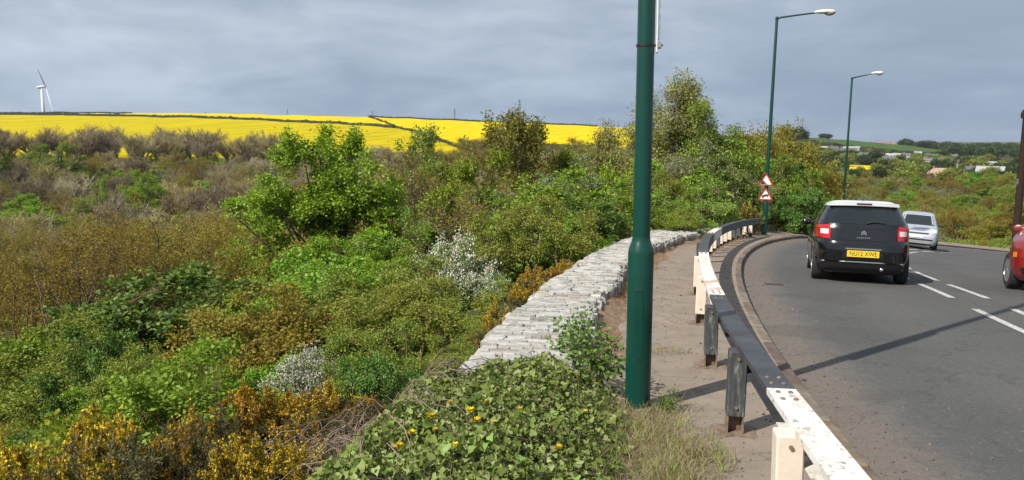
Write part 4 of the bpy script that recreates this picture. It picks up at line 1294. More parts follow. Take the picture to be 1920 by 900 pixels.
RAIL_N, RAIL_T = -0.685, 0.64
def guard_rail():
    root = tag(empty('guard_rail'), 'roadside guard rail painted in black and white lengths on short box posts', 'guard rail')
    ends = [(-7.2, -3.6, 0), (-3.6, 0.2, 1), (0.2, 3.86, 0), (3.86, 7.35, 1), (7.35, 11.7, 0), (11.7, 16.4, 1), (16.4, 19.0, 0), (19.0, 22.2, 1), (22.2, 24.6, 1), (24.6, 27.0, 1)]
    for s0, s1, blk in ends:
        mb = MB(); m = max(3, int((s1 - s0) / 0.4))
        # C profile, open towards the pavement: (n offset, z)
        t = 0.006
        prof = [(-0.078, 0.0), (0.075, 0.0), (0.075, -0.20), (-0.02, -0.20), (-0.02, -0.20 + t), (0.075 - t, -0.20 + t), (0.075 - t, -t), (-0.078 + t, -t), (-0.078 + t, -0.035), (-0.078, -0.035)]
        P = len(prof); b0 = 0
        for i in range(m + 1):
            s = s0 + 0.004 + (s1 - s0 - 0.008) * i / m
            for dn, dz in prof:
                x, y = kern(s, RAIL_N + dn)
                mb.v.append((float(x), float(y), float(surf(s, RAIL_N)) + RAIL_T + dz))
        for i in range(m):
            for k in range(P):
                k2 = (k + 1) % P
                mb.f.append((i*P + k, i*P + k2, (i+1)*P + k2, (i+1)*P + k))
        mb.f.append(tuple(range(P))); mb.f.append(tuple(m*P + k for k in reversed(range(P))))
        bmo = mb.build('beam', M_RB if blk else M_RW, root)
        for se in (s0 + 0.09, s0 + 0.22, s1 - 0.22, s1 - 0.09):      # bolt heads of the lapped ends
            for dn in (-0.035, 0.03):
                x, y = kern(se, RAIL_N + dn); zt_ = float(surf(se, RAIL_N)) + RAIL_T
                MB().lathe([(0.013, -0.002), (0.013, 0.006), (0.008, 0.010)], 8, (float(x), float(y), zt_)).build('bolt', M_RUST, bmo)
    posts = [(-6.0, 0), (-4.2, 1), (-2.4, 1), (-0.5, 0), (1.4, 0), (3.22, 0), (4.98, 1), (6.9, 1), (9.02, 0), (11.35, 0), (13.8, 1), (16.2, 1), (17.6, 0), (18.7, 0), (19.6, 1), (20.4, 0), (21.4, 0), (22.3, 0), (23.2, 1), (24.1, 1), (25.2, 0), (26.2, 0)]
    for s, blk in posts:
        n = -0.768
        x, y = kern(s, n); z = float(surf(s, n)); hd = float(np.interp(s, _hs, _hd))
        p = bpy.data.objects.new('post', None); p.empty_display_size = 0.2; link(p, root)
        p.location = (float(x), float(y), z); p.rotation_euler = (R(random.uniform(-1.2, 1.2)), R(random.uniform(-1, 1)), -hd)
        w, d = 0.062, 0.06
        bx = MB().box(-w, w, -d, d, 0.13, 0.602)
        bx.build('box', M_PB if blk else M_PC, p, bevel=0.008)
        leg = MB().box(-w + 0.004, -w + 0.014, -0.055, 0.055, 0.008, 0.135).box(w - 0.014, w - 0.004, -0.055, 0.055, 0.008, 0.135).box(-w + 0.0145, w - 0.0145, 0.02, 0.028, 0.008, 0.133)
        leg.build('leg', M_RUST, p)
        MB().box(-0.15, 0.15, -0.12, 0.12, -0.03, 0.010).build('base_plate', M_RUST, p, bevel=0.003)
        MB().box(w + 0.001, w + 0.085, -0.03, 0.03, 0.50, 0.53).build('bracket', M_RUST, p)
        for zz in (0.2, 0.55): MB().tube([(0, -d - 0.012, zz), (0, -d + 0.002, zz)], 0.011, 6).build('bolt', M_RUST, p)
    return root
guard_rail()

# ------------------------------------------------------------------ cars: bodies lofted through rounded plan outlines, panels laid on that surface
def car_paint(name, color, rough=0.25, metallic=0.0):
    m, nt, out = mat(name)
    f = noise(nt, 3.0, 4, 0.6)
    rr = nt.nodes.new('ShaderNodeMapRange')
    rr.inputs['To Min'].default_value = rough * 0.8; rr.inputs['To Max'].default_value = rough * 1.5
    nt.links.new(f, rr.inputs['Value'])
    principled(nt, out, color, rr.outputs[0], metallic, 0.5, None, coat=0.7)
    return m
M_CBLACK = car_paint('black_car_paint', (0.0035, 0.0035, 0.0045), 0.16)
M_CWHITE = car_paint('white_car_paint', (0.72, 0.73, 0.73), 0.35)
M_CSILVER = car_paint('silver_car_paint', (0.42, 0.45, 0.49), 0.35, 0.2)
M_CRED = car_paint('dark_red_car_paint', (0.19, 0.012, 0.010), 0.28)
M_GLASS = plain('tinted_glass', (0.012, 0.016, 0.018), 0.06, 0, 0.6)
M_TYRE = plain('tyre_rubber', (0.014, 0.014, 0.014), 0.85)
M_ALLOY = plain('alloy', (0.55, 0.56, 0.57), 0.3, 0.8)
M_TRIM = plain('black_trim', (0.007, 0.007, 0.008), 0.6)
M_CHROME = plain('chrome', (0.62, 0.62, 0.62), 0.18, 0.95)
M_TAIL = plain('red_lamp_lens', (0.45, 0.008, 0.012), 0.12, coat=0.5)
M_TAILW = plain('clear_lamp_lens', (0.80, 0.62, 0.60), 0.12, coat=0.5)
M_HEADL = plain('headlamp_lens', (0.72, 0.74, 0.74), 0.08, coat=0.6)
M_YPLATE = plain('yellow_plate', (0.72, 0.47, 0.012), 0.45)
M_WPLATE = plain('white_plate', (0.74, 0.74, 0.70), 0.45)
M_INK = plain('plate_black', (0.014, 0.012, 0.010), 0.6)
M_AMBER = plain('amber_lens', (0.6, 0.2, 0.02), 0.15)

def text_mesh(txt, size, depth=0.002):
    cu = bpy.data.curves.new('lettering', 'FONT'); cu.body = txt; cu.size = size; cu.align_x = 'CENTER'; cu.align_y = 'CENTER'; cu.extrude = depth
    o = bpy.data.objects.new('lettering', cu); COL.objects.link(o)
    dg = bpy.context.evaluated_depsgraph_get()
    me = bpy.data.meshes.new_from_object(o.evaluated_get(dg))
    bpy.data.objects.remove(o); bpy.data.curves.remove(cu)
    return me

class Body:
    def __init__(self, z, w, yr, yf, ex=5.0):
        self.z, self.w, self.yr, self.yf, self.ex = map(lambda a: np.array(a, float) if hasattr(a, '__len__') else a, (z, w, yr, yf, ex))
    def at(self, z):
        return float(np.interp(z, self.z, self.w)), float(np.interp(z, self.z, self.yr)), float(np.interp(z, self.z, self.yf))
    def outline(self, z, n=88):
        w, yr, yf = self.at(z); L = (yf - yr) / 2; c = (yf + yr) / 2
        t = np.arange(n) / n * 2 * np.pi
        # denser towards the corners
        t = t - 0.10 * np.sin(4 * t)
        x = w * np.sign(np.cos(t)) * np.abs(np.cos(t)) ** (2 / self.ex)
        y = c + L * np.sign(np.sin(t)) * np.abs(np.sin(t)) ** (2 / self.ex)
        return np.stack([x, y, np.full(n, z)], 1)
    def rear(self, x, z, eps=0.004):
        w, yr, yf = self.at(z); L = (yf - yr) / 2; c = (yf + yr) / 2
        return (x, c - L * max(0.0, 1 - min(1, abs(x) / w) ** self.ex) ** (1 / self.ex) - eps, z)
    def front(self, x, z, eps=0.004):
        w, yr, yf = self.at(z); L = (yf - yr) / 2; c = (yf + yr) / 2
        return (x, c + L * max(0.0, 1 - min(1, abs(x) / w) ** self.ex) ** (1 / self.ex) + eps, z)
    def side(self, y, z, sg, eps=0.004):
        w, yr, yf = self.at(z); L = (yf - yr) / 2; c = (yf + yr) / 2
        return (sg * (w * max(0.0, 1 - min(1, abs((y - c) / L)) ** self.ex) ** (1 / self.ex) + eps), y, z)
    def loft(self, z0, z1, n=30, cap_top=False, cap_bot=False, grow_=0.0):
        zs_ = np.linspace(z0, z1, n)
        V = np.concatenate([self.outline(z) for z in zs_]); N = 88
        if grow_: V[:, :2] *= (1 + grow_)
        i, j = np.meshgrid(np.arange(n - 1), np.arange(N), indexing='ij'); j2 = (j + 1) % N
        Fc = np.stack([i*N + j, i*N + j2, (i+1)*N + j2, (i+1)*N + j], -1).reshape(-1, 4)
        fs = [Fc]
        if cap_top: fs.append(np.arange((n-1)*N, n*N)[None, :])
        if cap_bot: fs.append(np.arange(N)[::-1][None, :])
        return np_mesh('body', V, fs, smooth=True)
    def panel(self, fn, poly_l, poly_r, n=9, m=7, **kw):
        """four-sided panel: left edge points (a,b)->..., right edge the same; fn maps (a,b) to the surface"""
        V = []
        for i in range(m + 1):
            t = i / m
            def lerp(edge):
                k = t * (len(edge) - 1); q = min(int(k), len(edge) - 2); f = k - q
                return (edge[q][0] * (1-f) + edge[q+1][0] * f, edge[q][1] * (1-f) + edge[q+1][1] * f)
            a, b = lerp(poly_l), lerp(poly_r)
            for j in range(n + 1):
                u = j / n
                V.append(fn(a[0] * (1-u) + b[0] * u, a[1] * (1-u) + b[1] * u, **kw))
        Fc = [(i*(n+1)+j, i*(n+1)+j+1, (i+1)*(n+1)+j+1, (i+1)*(n+1)+j) for i in range(m) for j in range(n)]
        me = bpy.data.meshes.new('panel'); me.from_pydata(V, [], Fc)
        for p in me.polygons: p.use_smooth = True
        return me

def wheel(root, x, y, r, w, turn=0.0, spokes=5):
    wl_ = bpy.data.objects.new('wheel', None); wl_.empty_display_size = 0.2; link(wl_, root)
    wl_.location = (x, y, r); wl_.rotation_euler = (0, 0, turn)
    sg = 1 if x > 0 else -1
    MB().lathe([(r * 0.62, -w/2), (r * 0.94, -w/2), (r, -w/2 + 0.03), (r, w/2 - 0.03), (r * 0.94, w/2), (r * 0.62, w/2)], 28, axis='x').build('tyre', M_TYRE, wl_, angle=0.6)
    rim = MB().lathe([(r * 0.66, sg * (w/2 + 0.002)), (r * 0.60, sg * (w/2 + 0.004)), (r * 0.57, sg * (w/2 - 0.03))], 28, axis='x')
    for k in range(spokes):
        a = 2 * math.pi * k / spokes
        ca, sa = math.cos(a), math.sin(a)
        pr = [(-0.022, 0.02), (0.022, 0.02), (0.034, r * 0.60), (-0.034, r * 0.60)]
        x0, x1 = sg * (w/2 - 0.03), sg * (w/2 + 0.002)
        vs_ = [(xx, p * ca - q * sa, p * sa + q * ca) for xx in (x0, x1) for p, q in pr]
        rim.add(vs_, [(0,1,2,3), (7,6,5,4), (0,4,5,1), (1,5,6,2), (2,6,7,3), (3,7,4,0)])
    rim.lathe([(0.05, sg * (w/2 - 0.03)), (0.05, sg * (w/2 + 0.004)), (0.02, sg * (w/2 + 0.008))], 14, axis='x')
    rim.build('rim', M_ALLOY, wl_)
    MB().lathe([(r * 0.58, sg * (w/2 - 0.05)), (0.03, sg * (w/2 - 0.045))], 20, axis='x').build('brake_disc', M_IRON, wl_)
    return wl_

def mirror_pair(root, B, y, z, mpaint, out=0.13):
    for sg in (-1, 1):
        x = B.side(y, z, sg, 0)[0]
        mb = MB()
        b = mb.lathe([(0.03, -0.05), (0.075, -0.03), (0.085, 0.0), (0.08, 0.035), (0.07, 0.04)], 12, axis='y')
        me = b.mesh('mirror', smooth=True); me.transform(Matrix.Diagonal((1.25, 1, 0.85, 1)))
        me.transform(Matrix.Translation((x + sg * out, y, z)))
        o = obj('mirror', me, mpaint, root)
        MB().tube([(x, y, z - 0.02), (x + sg * out * 0.7, y, z - 0.02)], 0.025, 6).build('mirror_arm', M_TRIM, o)

def put_on_road(root, x, y, heading, label, cat, group=None):
    s, n = curv(x, y)
    root.location = (x, y, 0)
    # pitch and roll with the road under the four wheels
    fx, fy = math.sin(heading), math.cos(heading)
    zf = float((surf(*curv(x + fx * 1.3, y + fy * 1.3)) )[0]); zr = float((surf(*curv(x - fx * 1.3, y - fy * 1.3)))[0])
    zl = float((surf(*curv(x - fy * 0.7, y + fx * 0.7)))[0]); zr2 = float((surf(*curv(x + fy * 0.7, y - fx * 0.7)))[0])
    f = Vector((fx * 2.6, fy * 2.6, zf - zr)).normalized()
    rgt = Vector((fy * 1.4, -fx * 1.4, (zr2 - zl) * 0.55)).normalized()
    up = rgt.cross(f).normalized(); rgt = f.cross(up)
    m3 = Matrix((rgt, f, up)).transposed()
    root.matrix_world = Matrix.Translation((x, y, (zf + zr + zl + zr2) / 4 - KERB_H + 0.002)) @ m3.to_4x4()
    tag(root, label, cat, group)

def arch(root, B, y, r, material):
    for sg in (-1, 1):
        mb = MB()
        n = 22
        for k in range(n + 1):
            a = math.pi * (-0.10 + 1.20 * k / n)
            for rr_ in (r * 1.0, r + 0.10):
                yy, zz = y + rr_ * math.cos(a) * 0.98, 0.30 + rr_ * math.sin(a) * 0.98
                rad = 0.0 if rr_ == r else 0
                mb.v.append(B.side(yy, max(zz, 0.2), sg, 0.006 if rr_ == r else 0.004))
        mb.f = [(2*k, 2*k+1, 2*k+3, 2*k+2) for k in range(n)]
        return_o = mb.build('wheel_arch', material, root)
        mb2 = MB()
        c = B.side(y, 0.35, sg, 0.003)
        mb2.v.append((c[0], y, 0.30))
        for k in range(n + 1):
            a = math.pi * (-0.10 + 1.20 * k / n)
            yy, zz = y + r * math.cos(a), 0.30 + r * math.sin(a)
            mb2.v.append(B.side(yy, max(zz, 0.2), sg, 0.0035))
        mb2.f = [(0, k + 1, k + 2) for k in range(n)]
        mb2.build('arch_liner', M_TYRE, root)

# ---- black hatchback with white roof, seen from behind
def black_car():
    root = empty('hatchback_car')
    B = Body([0.17, 0.26, 0.40, 0.56, 0.70, 0.745, 0.76, 0.85, 0.98, 1.04, 1.10, 1.38, 1.42, 1.455, 1.468],
             [0.80, 0.83, 0.85, 0.857, 0.857, 0.853, 0.846, 0.845, 0.832, 0.812, 0.785, 0.625, 0.60, 0.50, 0.36],
             [-1.70, -1.86, -1.93, -1.965, -1.955, -1.935, -1.915, -1.895, -1.865, -1.84, -1.805, -1.57, -1.53, -1.42, -1.2],
             [1.80, 1.93, 1.985, 1.985, 1.93, 1.88, 1.86, 1.62, 1.10, 0.90, 0.76, -0.10, -0.25, -0.45, -0.7], 5.4)
    b = obj('body', B.loft(0.17, 1.365, 60, cap_bot=True), M_CBLACK, root)
    obj('roof', B.loft(1.365, 1.468, 14, cap_top=True, grow_=0.004), M_CWHITE, root)
    sp = MB()
    for x in np.linspace(-0.60, 0.60, 13):
        e = 0.05 * (abs(x) / 0.6) ** 3
        sp.v += [(x, -1.38, 1.452 - 0.03 * (x/0.6)**2), (x, -1.665 + e, 1.425 - 0.018 * (x/0.6)**2), (x, -1.65 + e, 1.372 - 0.012 * (x/0.6)**2), (x, -1.40, 1.36)]
    for i in range(12):
        for k in range(4):
            sp.f.append((i*4+k, i*4+(k+1) % 4, (i+1)*4+(k+1) % 4, (i+1)*4+k))
    sp.f.append((0, 1, 2, 3)); sp.f.append((51, 50, 49, 48))
    spo = sp.build('roof_spoiler', M_CWHITE, root, angle=0.5)
    MB().box(-0.13, 0.13, -1.672, -1.6, 1.392, 1.415).build('brake_light', plain('dark_red_lens', (0.10, 0.008, 0.008), 0.2), spo, bevel=0.004)
    MB().tube([(0, -1.25, 1.46), (0, -1.42, 1.53)], [0.009, 0.004], 6).build('aerial', M_TRIM, root)
    obj('rear_window', B.panel(B.rear, [(-0.70, 1.055), (-0.665, 1.12), (-0.56, 1.375)], [(0.70, 1.055), (0.665, 1.12), (0.56, 1.375)], 18, 10), M_GLASS, root)
    obj('tailgate', B.panel(B.rear, [(-0.545, 0.765), (-0.56, 0.90), (-0.60, 1.05)], [(0.545, 0.765), (0.56, 0.90), (0.60, 1.05)], 18, 8, eps=0.006), M_CBLACK, root)
    MB().tube([B.rear(0.04, 1.062, 0.03), B.rear(0.17, 1.095, 0.03), B.rear(0.36, 1.075, 0.028)], [0.014, 0.012, 0.006], 6).build('wiper', M_TRIM, root)
    for sg in (-1, 1):
        t = obj('tail_light', B.panel(B.rear, [(sg*0.57, 0.775), (sg*0.56, 0.90), (sg*0.585, 1.03)], [(sg*0.832, 0.80), (sg*0.825, 0.90), (sg*0.803, 1.005)], 10, 8, eps=0.012), M_TAIL, root)
        obj('lamp_centre', B.panel(B.rear, [(sg*0.60, 0.86), (sg*0.60, 0.945)], [(sg*0.735, 0.86), (sg*0.735, 0.945)], 5, 4, eps=0.016), M_TAILW, t)
        obj('quarter_window', B.panel(lambda y, z, sg=sg: B.side(y, z, sg), [(-1.33, 1.09), (-1.20, 1.36)], [(-0.60, 1.07), (-0.55, 1.36)], 5, 5), M_GLASS, root)
        obj('side_window', B.panel(lambda y, z, sg=sg: B.side(y, z, sg), [(-0.54, 1.07), (-0.50, 1.36)], [(0.62, 1.06), (-0.02, 1.36)], 7, 5), M_GLASS, root)
    obj('windscreen', B.panel(B.front, [(-0.66, 1.06), (-0.53, 1.36)], [(0.66, 1.06), (0.53, 1.36)], 12, 6), M_GLASS, root)
    obj('rear_bumper', B.panel(B.rear, [(-0.84, 0.40), (-0.85, 0.735)], [(0.84, 0.40), (0.85, 0.735)], 24, 10, eps=0.008), M_CBLACK, root)
    # plate in its recess, silver strip above
    obj('plate_recess', B.panel(B.rear, [(-0.35, 0.455), (-0.31, 0.64)], [(0.35, 0.455), (0.31, 0.64)], 8, 4, eps=0.0085), M_TRIM, root)
    y0 = B.rear(0, 0.53)[1] - 0.02
    pl = MB().box(-0.27, 0.27, y0 - 0.008, y0 + 0.012, 0.475, 0.588).build('number_plate', M_YPLATE, root, bevel=0.003)
    tm = text_mesh('NU12 XWE', 0.108, 0.001)
    tm.transform(Matrix.Translation((0, y0 - 0.0105, 0.531)) @ Matrix.Rotation(math.pi / 2, 4, 'X') @ Matrix.Diagonal((0.86, 1, 1, 1)))
    obj('registration', tm, M_INK, pl)
    MB().box(-0.30, 0.30, y0 - 0.022, y0 + 0.01, 0.605, 0.628).build('plate_strip', M_CHROME, root, bevel=0.003)
    # emblem: two angled strokes; small raised lettering strip below
    yb = B.rear(0, 0.90)[1] - 0.012
    em = MB()
    for zz in (0.905, 0.872):
        em.prism([(-0.045, zz - 0.02), (-0.045, zz), (0, zz + 0.035), (0.045, zz), (0.045, zz - 0.02), (0, zz + 0.012)], yb - 0.006, yb)
    em.build('emblem', M_CHROME, root)
    yb2 = B.rear(0, 0.81)[1] - 0.010
    lt = MB()
    for k in range(7): lt.box(-0.115 + k * 0.034, -0.095 + k * 0.034, yb2 - 0.005, yb2, 0.802, 0.82)
    lt.build('badge_lettering', M_CHROME, root)
    # lower valance with a bright trim line, exhaust
    obj('valance', B.panel(B.rear, [(-0.77, 0.19), (-0.70, 0.37)], [(0.77, 0.19), (0.70, 0.37)], 16, 5, eps=0.012), M_TRIM, root)
    tr = MB(); pts = [(-0.79, 0.30), (-0.68, 0.375), (-0.3, 0.385), (0.3, 0.385), (0.68, 0.375), (0.79, 0.30)]
    tr.tube([B.rear(x, z, 0.016) for x, z in pts], 0.012, 6).build('bumper_trim', M_CHROME, root)
    MB().tube([(0.33, -1.6, 0.27), (0.33, -1.90, 0.27)], 0.033, 10).build('exhaust', M_CHROME, root, smooth=True)
    mirror_pair(root, B, 0.55, 1.02, M_CBLACK)
    for y in (-1.24, 1.22):
        arch(root, B, y, 0.345, M_CBLACK)
        for x in (-0.735, 0.735): wheel(root, x, y, 0.312, 0.195)
    return root
bc = black_car()
put_on_road(bc, 6.46 + 1.92 * math.sin(R(20)), 13.5 + 1.92 * math.cos(R(20)), R(20), 'black three-door hatchback with white roof driving away in the near lane', 'car')
bc.scale = (1, 1, 1.06)

# ---- silver van-like car coming up the hill
def silver_van():
    root = empty('small_van')
    B = Body([0.17, 0.25, 0.40, 0.60, 0.76, 0.86, 1.00, 1.10, 1.16, 1.66, 1.74, 1.80, 1.82],
             [0.76, 0.82, 0.855, 0.86, 0.86, 0.855, 0.845, 0.825, 0.80, 0.675, 0.64, 0.52, 0.36],
             [-2.0, -2.05, -2.08, -2.09, -2.09, -2.09, -2.085, -2.08, -2.07, -2.0, -1.96, -1.85, -1.6],
             [1.86, 1.96, 2.03, 2.04, 2.01, 1.95, 1.78, 1.48, 1.28, 0.52, 0.32, 0.05, -0.3], 7.5)
    obj('body', B.loft(0.17, 1.82, 60, cap_top=True, cap_bot=True), M_CSILVER, root)
    obj('windscreen', B.panel(B.front, [(-0.77, 1.15), (-0.645, 1.68)], [(0.77, 1.15), (0.645, 1.68)], 14, 8), M_GLASS, root)
    for sg in (-1, 1):
        obj('headlight', B.panel(B.front, [(sg*0.50, 0.80), (sg*0.46, 0.93)], [(sg*0.83, 0.83), (sg*0.82, 0.985)], 6, 5, eps=0.012), M_HEADL, root)
        obj('side_window', B.panel(lambda y, z, sg=sg: B.side(y, z, sg), [(-0.35, 1.16), (-0.35, 1.62)], [(0.95, 1.14), (0.35, 1.62)], 7, 5), M_GLASS, root)
        obj('rear_side_window', B.panel(lambda y, z, sg=sg: B.side(y, z, sg), [(-1.75, 1.16), (-1.70, 1.60)], [(-0.45, 1.16), (-0.45, 1.62)], 7, 5), M_GLASS, root)
        obj('tail_light', B.panel(B.rear, [(sg*0.70, 0.8), (sg*0.70, 1.2)], [(sg*0.80, 0.8), (sg*0.78, 1.2)], 3, 6, eps=0.01), M_TAIL, root)
    obj('rear_window', B.panel(B.rear, [(-0.62, 1.15), (-0.58, 1.6)], [(0.62, 1.15), (0.58, 1.6)], 10, 6), M_GLASS, root)
    obj('grille', B.panel(B.front, [(-0.45, 0.72), (-0.47, 0.79)], [(0.45, 0.72), (0.47, 0.79)], 10, 2, eps=0.012), M_TRIM, root)
    obj('bonnet_slot', B.panel(B.front, [(-0.30, 0.875), (-0.30, 0.905)], [(0.30, 0.875), (0.30, 0.905)], 8, 2, eps=0.012), M_GALV, root)
    obj('lower_grille', B.panel(B.front, [(-0.62, 0.42), (-0.66, 0.49)], [(0.62, 0.42), (0.66, 0.49)], 10, 3, eps=0.012), M_TRIM, root)
    obj('front_skirt', B.panel(B.front, [(-0.70, 0.20), (-0.72, 0.27)], [(0.70, 0.20), (0.72, 0.27)], 10, 3, eps=0.012), M_TRIM, root)
    yp = B.front(0, 0.59)[1] + 0.012
    pl = MB().box(-0.26, 0.26, yp, yp + 0.012, 0.545, 0.655).build('number_plate', M_WPLATE, root, bevel=0.003)
    for sg in (-1, 1):
        MB().tube([B.front(sg*0.1, 1.15, 0.012), B.front(sg*0.62, 1.20, 0.012)], 0.01, 5).build('wiper', M_TRIM, root)
    MB().box(-0.05, 0.05, 0.62, 0.66, 1.50, 1.56).build('inside_mirror', M_SIGNW, root)
    mirror_pair(root, B, 0.90, 1.17, M_TRIM, 0.17)
    for y in (-1.35, 1.33):
        arch(root, B, y, 0.35, M_CSILVER)
        for x in (-0.76, 0.76): wheel(root, x, y, 0.315, 0.20)
    return root
sv = silver_van()
_a = az_px(1731); _d = 33.0
put_on_road(sv, 17.9 + 2.0 * math.sin(R(28)), 32.6 + 2.0 * math.cos(R(28)), R(180 + 28), 'silver van-like car coming towards the camera beyond the black car', 'car')
sv.scale = (1, 1, 0.93)

# ---- dark red car at the edge of the picture, its front towards us
def red_car():
    root = empty('red_car')
    B = Body([0.18, 0.27, 0.42, 0.60, 0.78, 0.90, 1.00, 1.05, 1.10, 1.46, 1.52, 1.56, 1.57],
             [0.78, 0.84, 0.88, 0.885, 0.885, 0.875, 0.85, 0.82, 0.80, 0.66, 0.62, 0.50, 0.36],
             [-1.95, -2.02, -2.06, -2.07, -2.06, -2.04, -2.02, -2.0, -1.97, -1.70, -1.62, -1.5, -1.2],
             [1.90, 2.0, 2.06, 2.07, 2.02, 1.90, 1.45, 1.12, 0.98, 0.25, 0.10, -0.15, -0.5], 5.2)
    obj('body', B.loft(0.18, 1.57, 60, cap_top=True, cap_bot=True), M_CRED, root)
    obj('windscreen', B.panel(B.front, [(-0.72, 1.11), (-0.58, 1.46)], [(0.72, 1.11), (0.58, 1.46)], 14, 8), M_GLASS, root)
    obj('rear_window', B.panel(B.rear, [(-0.64, 1.10), (-0.55, 1.44)], [(0.64, 1.10), (0.55, 1.44)], 10, 6), M_GLASS, root)
    for sg in (-1, 1):
        h = obj('headlight', B.panel(B.front, [(sg*0.30, 0.72), (sg*0.30, 0.84)], [(sg*0.60, 0.74), (sg*0.58, 0.88)], 6, 5, eps=0.012), M_HEADL, root)
        obj('indicator', B.panel(B.front, [(sg*0.72, 0.60), (sg*0.72, 0.69)], [(sg*0.79, 0.60), (sg*0.79, 0.69)], 3, 3, eps=0.014), M_AMBER, root)
        obj('side_window', B.panel(lambda y, z, sg=sg: B.side(y, z, sg), [(-0.35, 1.10), (-0.35, 1.42)], [(0.75, 1.09), (0.15, 1.42)], 7, 5), M_GLASS, root)
        obj('rear_side_window', B.panel(lambda y, z, sg=sg: B.side(y, z, sg), [(-1.5, 1.10), (-1.35, 1.40)], [(-0.42, 1.10), (-0.42, 1.42)], 7, 5), M_GLASS, root)
        obj('tail_light', B.panel(B.rear, [(sg*0.66, 0.8), (sg*0.66, 1.0)], [(sg*0.82, 0.8), (sg*0.8, 1.0)], 3, 6, eps=0.01), M_TAIL, root)
    obj('grille', B.panel(B.front, [(-0.42, 0.66), (-0.45, 0.80)], [(0.42, 0.66), (0.45, 0.80)], 10, 3, eps=0.012), M_TRIM, root)
    obj('lower_grille', B.panel(B.front, [(-0.62, 0.30), (-0.66, 0.42)], [(0.62, 0.30), (0.66, 0.42)], 10, 3, eps=0.012), M_TRIM, root)
    yp = B.front(0, 0.52)[1] + 0.012
    MB().box(-0.26, 0.26, yp, yp + 0.012, 0.465, 0.575).build('number_plate', M_WPLATE, root, bevel=0.003)
    mirror_pair(root, B, 0.45, 1.14, M_CRED, 0.035)
    for y in (-1.33, 1.30):
        arch(root, B, y, 0.375, M_CRED)
        for x in (-0.775, 0.775): wheel(root, x, y, 0.335, 0.225, turn=R(16) if y > 0 else 0.0)
    return root
rc = red_car()
_ax, _ay = 9.55, 12.6        # middle of its front
put_on_road(rc, _ax + 2.05 * math.sin(R(37.5)), _ay + 2.05 * math.cos(R(37.5)), R(180 + 37.5), 'dark red car with alloy wheels cut off by the right edge of the picture', 'car')

# ------------------------------------------------------------------ dark timber pole at the right edge
a_ = az_px(1921); d_ = 28.0
px_, py_ = d_ * math.sin(a_), d_ * math.cos(a_)
pole = empty('timber_pole', (px_, py_, gh(px_, py_))); tag(pole, 'dark brown timber pole behind the red car', 'pole')
M_TIMB = bark_mat('creosoted_timber', (0.018, 0.012, 0.010), (0.05, 0.032, 0.025), 20)
ztop = EYE - math.tan(PITCH + math.atan((207 - 450) / FPX)) * py_ - gh(px_, py_)
MB().lathe([(0.115, -0.4), (0.105, ztop * 0.6), (0.095, ztop)], 14).build('post', M_TIMB, pole, smooth=False)
MB().lathe([(0.15, ztop - 0.24), (0.16, ztop - 0.1), (0.12, ztop + 0.0), (0.05, ztop + 0.08)], 12).build('cap', M_TIMB, pole)
MB().box(-0.11, -0.085, -0.04, 0.04, ztop * 0.55, ztop * 0.55 + 0.18).build('tag_plate', M_GALV, pole)

# ------------------------------------------------------------------ wind turbine beyond the hill
def turbine():
    d = 1500.0; a = az_px(86); x, y = d * math.sin(a), d * math.cos(a)
    zh = EYE - math.tan(PITCH + math.atan((163 - 450) / FPX)) * y
    z0 = gh(x, y)
    root = empty('wind_turbine', (x, y, z0)); tag(root, 'white wind turbine standing behind the yellow hill', 'wind turbine')
    Mw = plain('turbine_white', (0.74, 0.75, 0.76), 0.4)
    H = zh - z0
    MB().lathe([(3.0, -2), (2.6, H * 0.4), (1.7, H - 1.5)], 20).build('tower', Mw, root, smooth=True)
    dirv = Vector((math.cos(a) * 1.0, -math.sin(a) * 1.0, 0))    # rotor axis nearly across the view, hub to the right
    dirv = (dirv + Vector((-math.sin(a), -math.cos(a), 0)) * 0.12 + Vector((0, 0, 0.2))).normalized()
    n0 = Vector((0, 0, H)) - dirv * 7.5; n1 = Vector((0, 0, H)) + dirv * 4.5
    MB().tube([n0, n0 + dirv * 1.0, n1 - dirv * 1.5, n1], [1.4, 2.3, 2.3, 1.6], 10).build('nacelle', Mw, root)
    hub = n1 + dirv * 1.2
    MB().tube([n1, hub, hub + dirv * 1.8], [1.5, 1.6, 0.4], 10).build('hub', Mw, root, smooth=True)
    side = dirv.cross(Vector((0, 0, 1))).normalized()
    for k in range(3):
        t = R(180 - 9 + 120 * k)
        upv = side.cross(dirv).normalized(); rd = upv * math.cos(t) + side * math.sin(t)
        ch = rd.cross(dirv).normalized() * 0.6 + dirv * 0.45
        Lb = 43.0; mb = MB()
        for q, w, th in ((0.02, 0.9, 0.7), (0.12, 2.3, 0.55), (0.3, 2.0, 0.4), (0.65, 1.3, 0.22), (1.0, 0.4, 0.06)):
            p = hub + rd * Lb * q
            mb.v += [tuple(p - ch * w), tuple(p + dirv * th), tuple(p + ch * w), tuple(p - dirv * th)]
        for i in range(4):
            for j in range(4): mb.f.append((i*4+j, i*4+(j+1) % 4, (i+1)*4+(j+1) % 4, (i+1)*4+j))
        mb.f.append((0, 1, 2, 3)); mb.f.append((19, 18, 17, 16))
        mb.build('blade', Mw, root)
turbine()

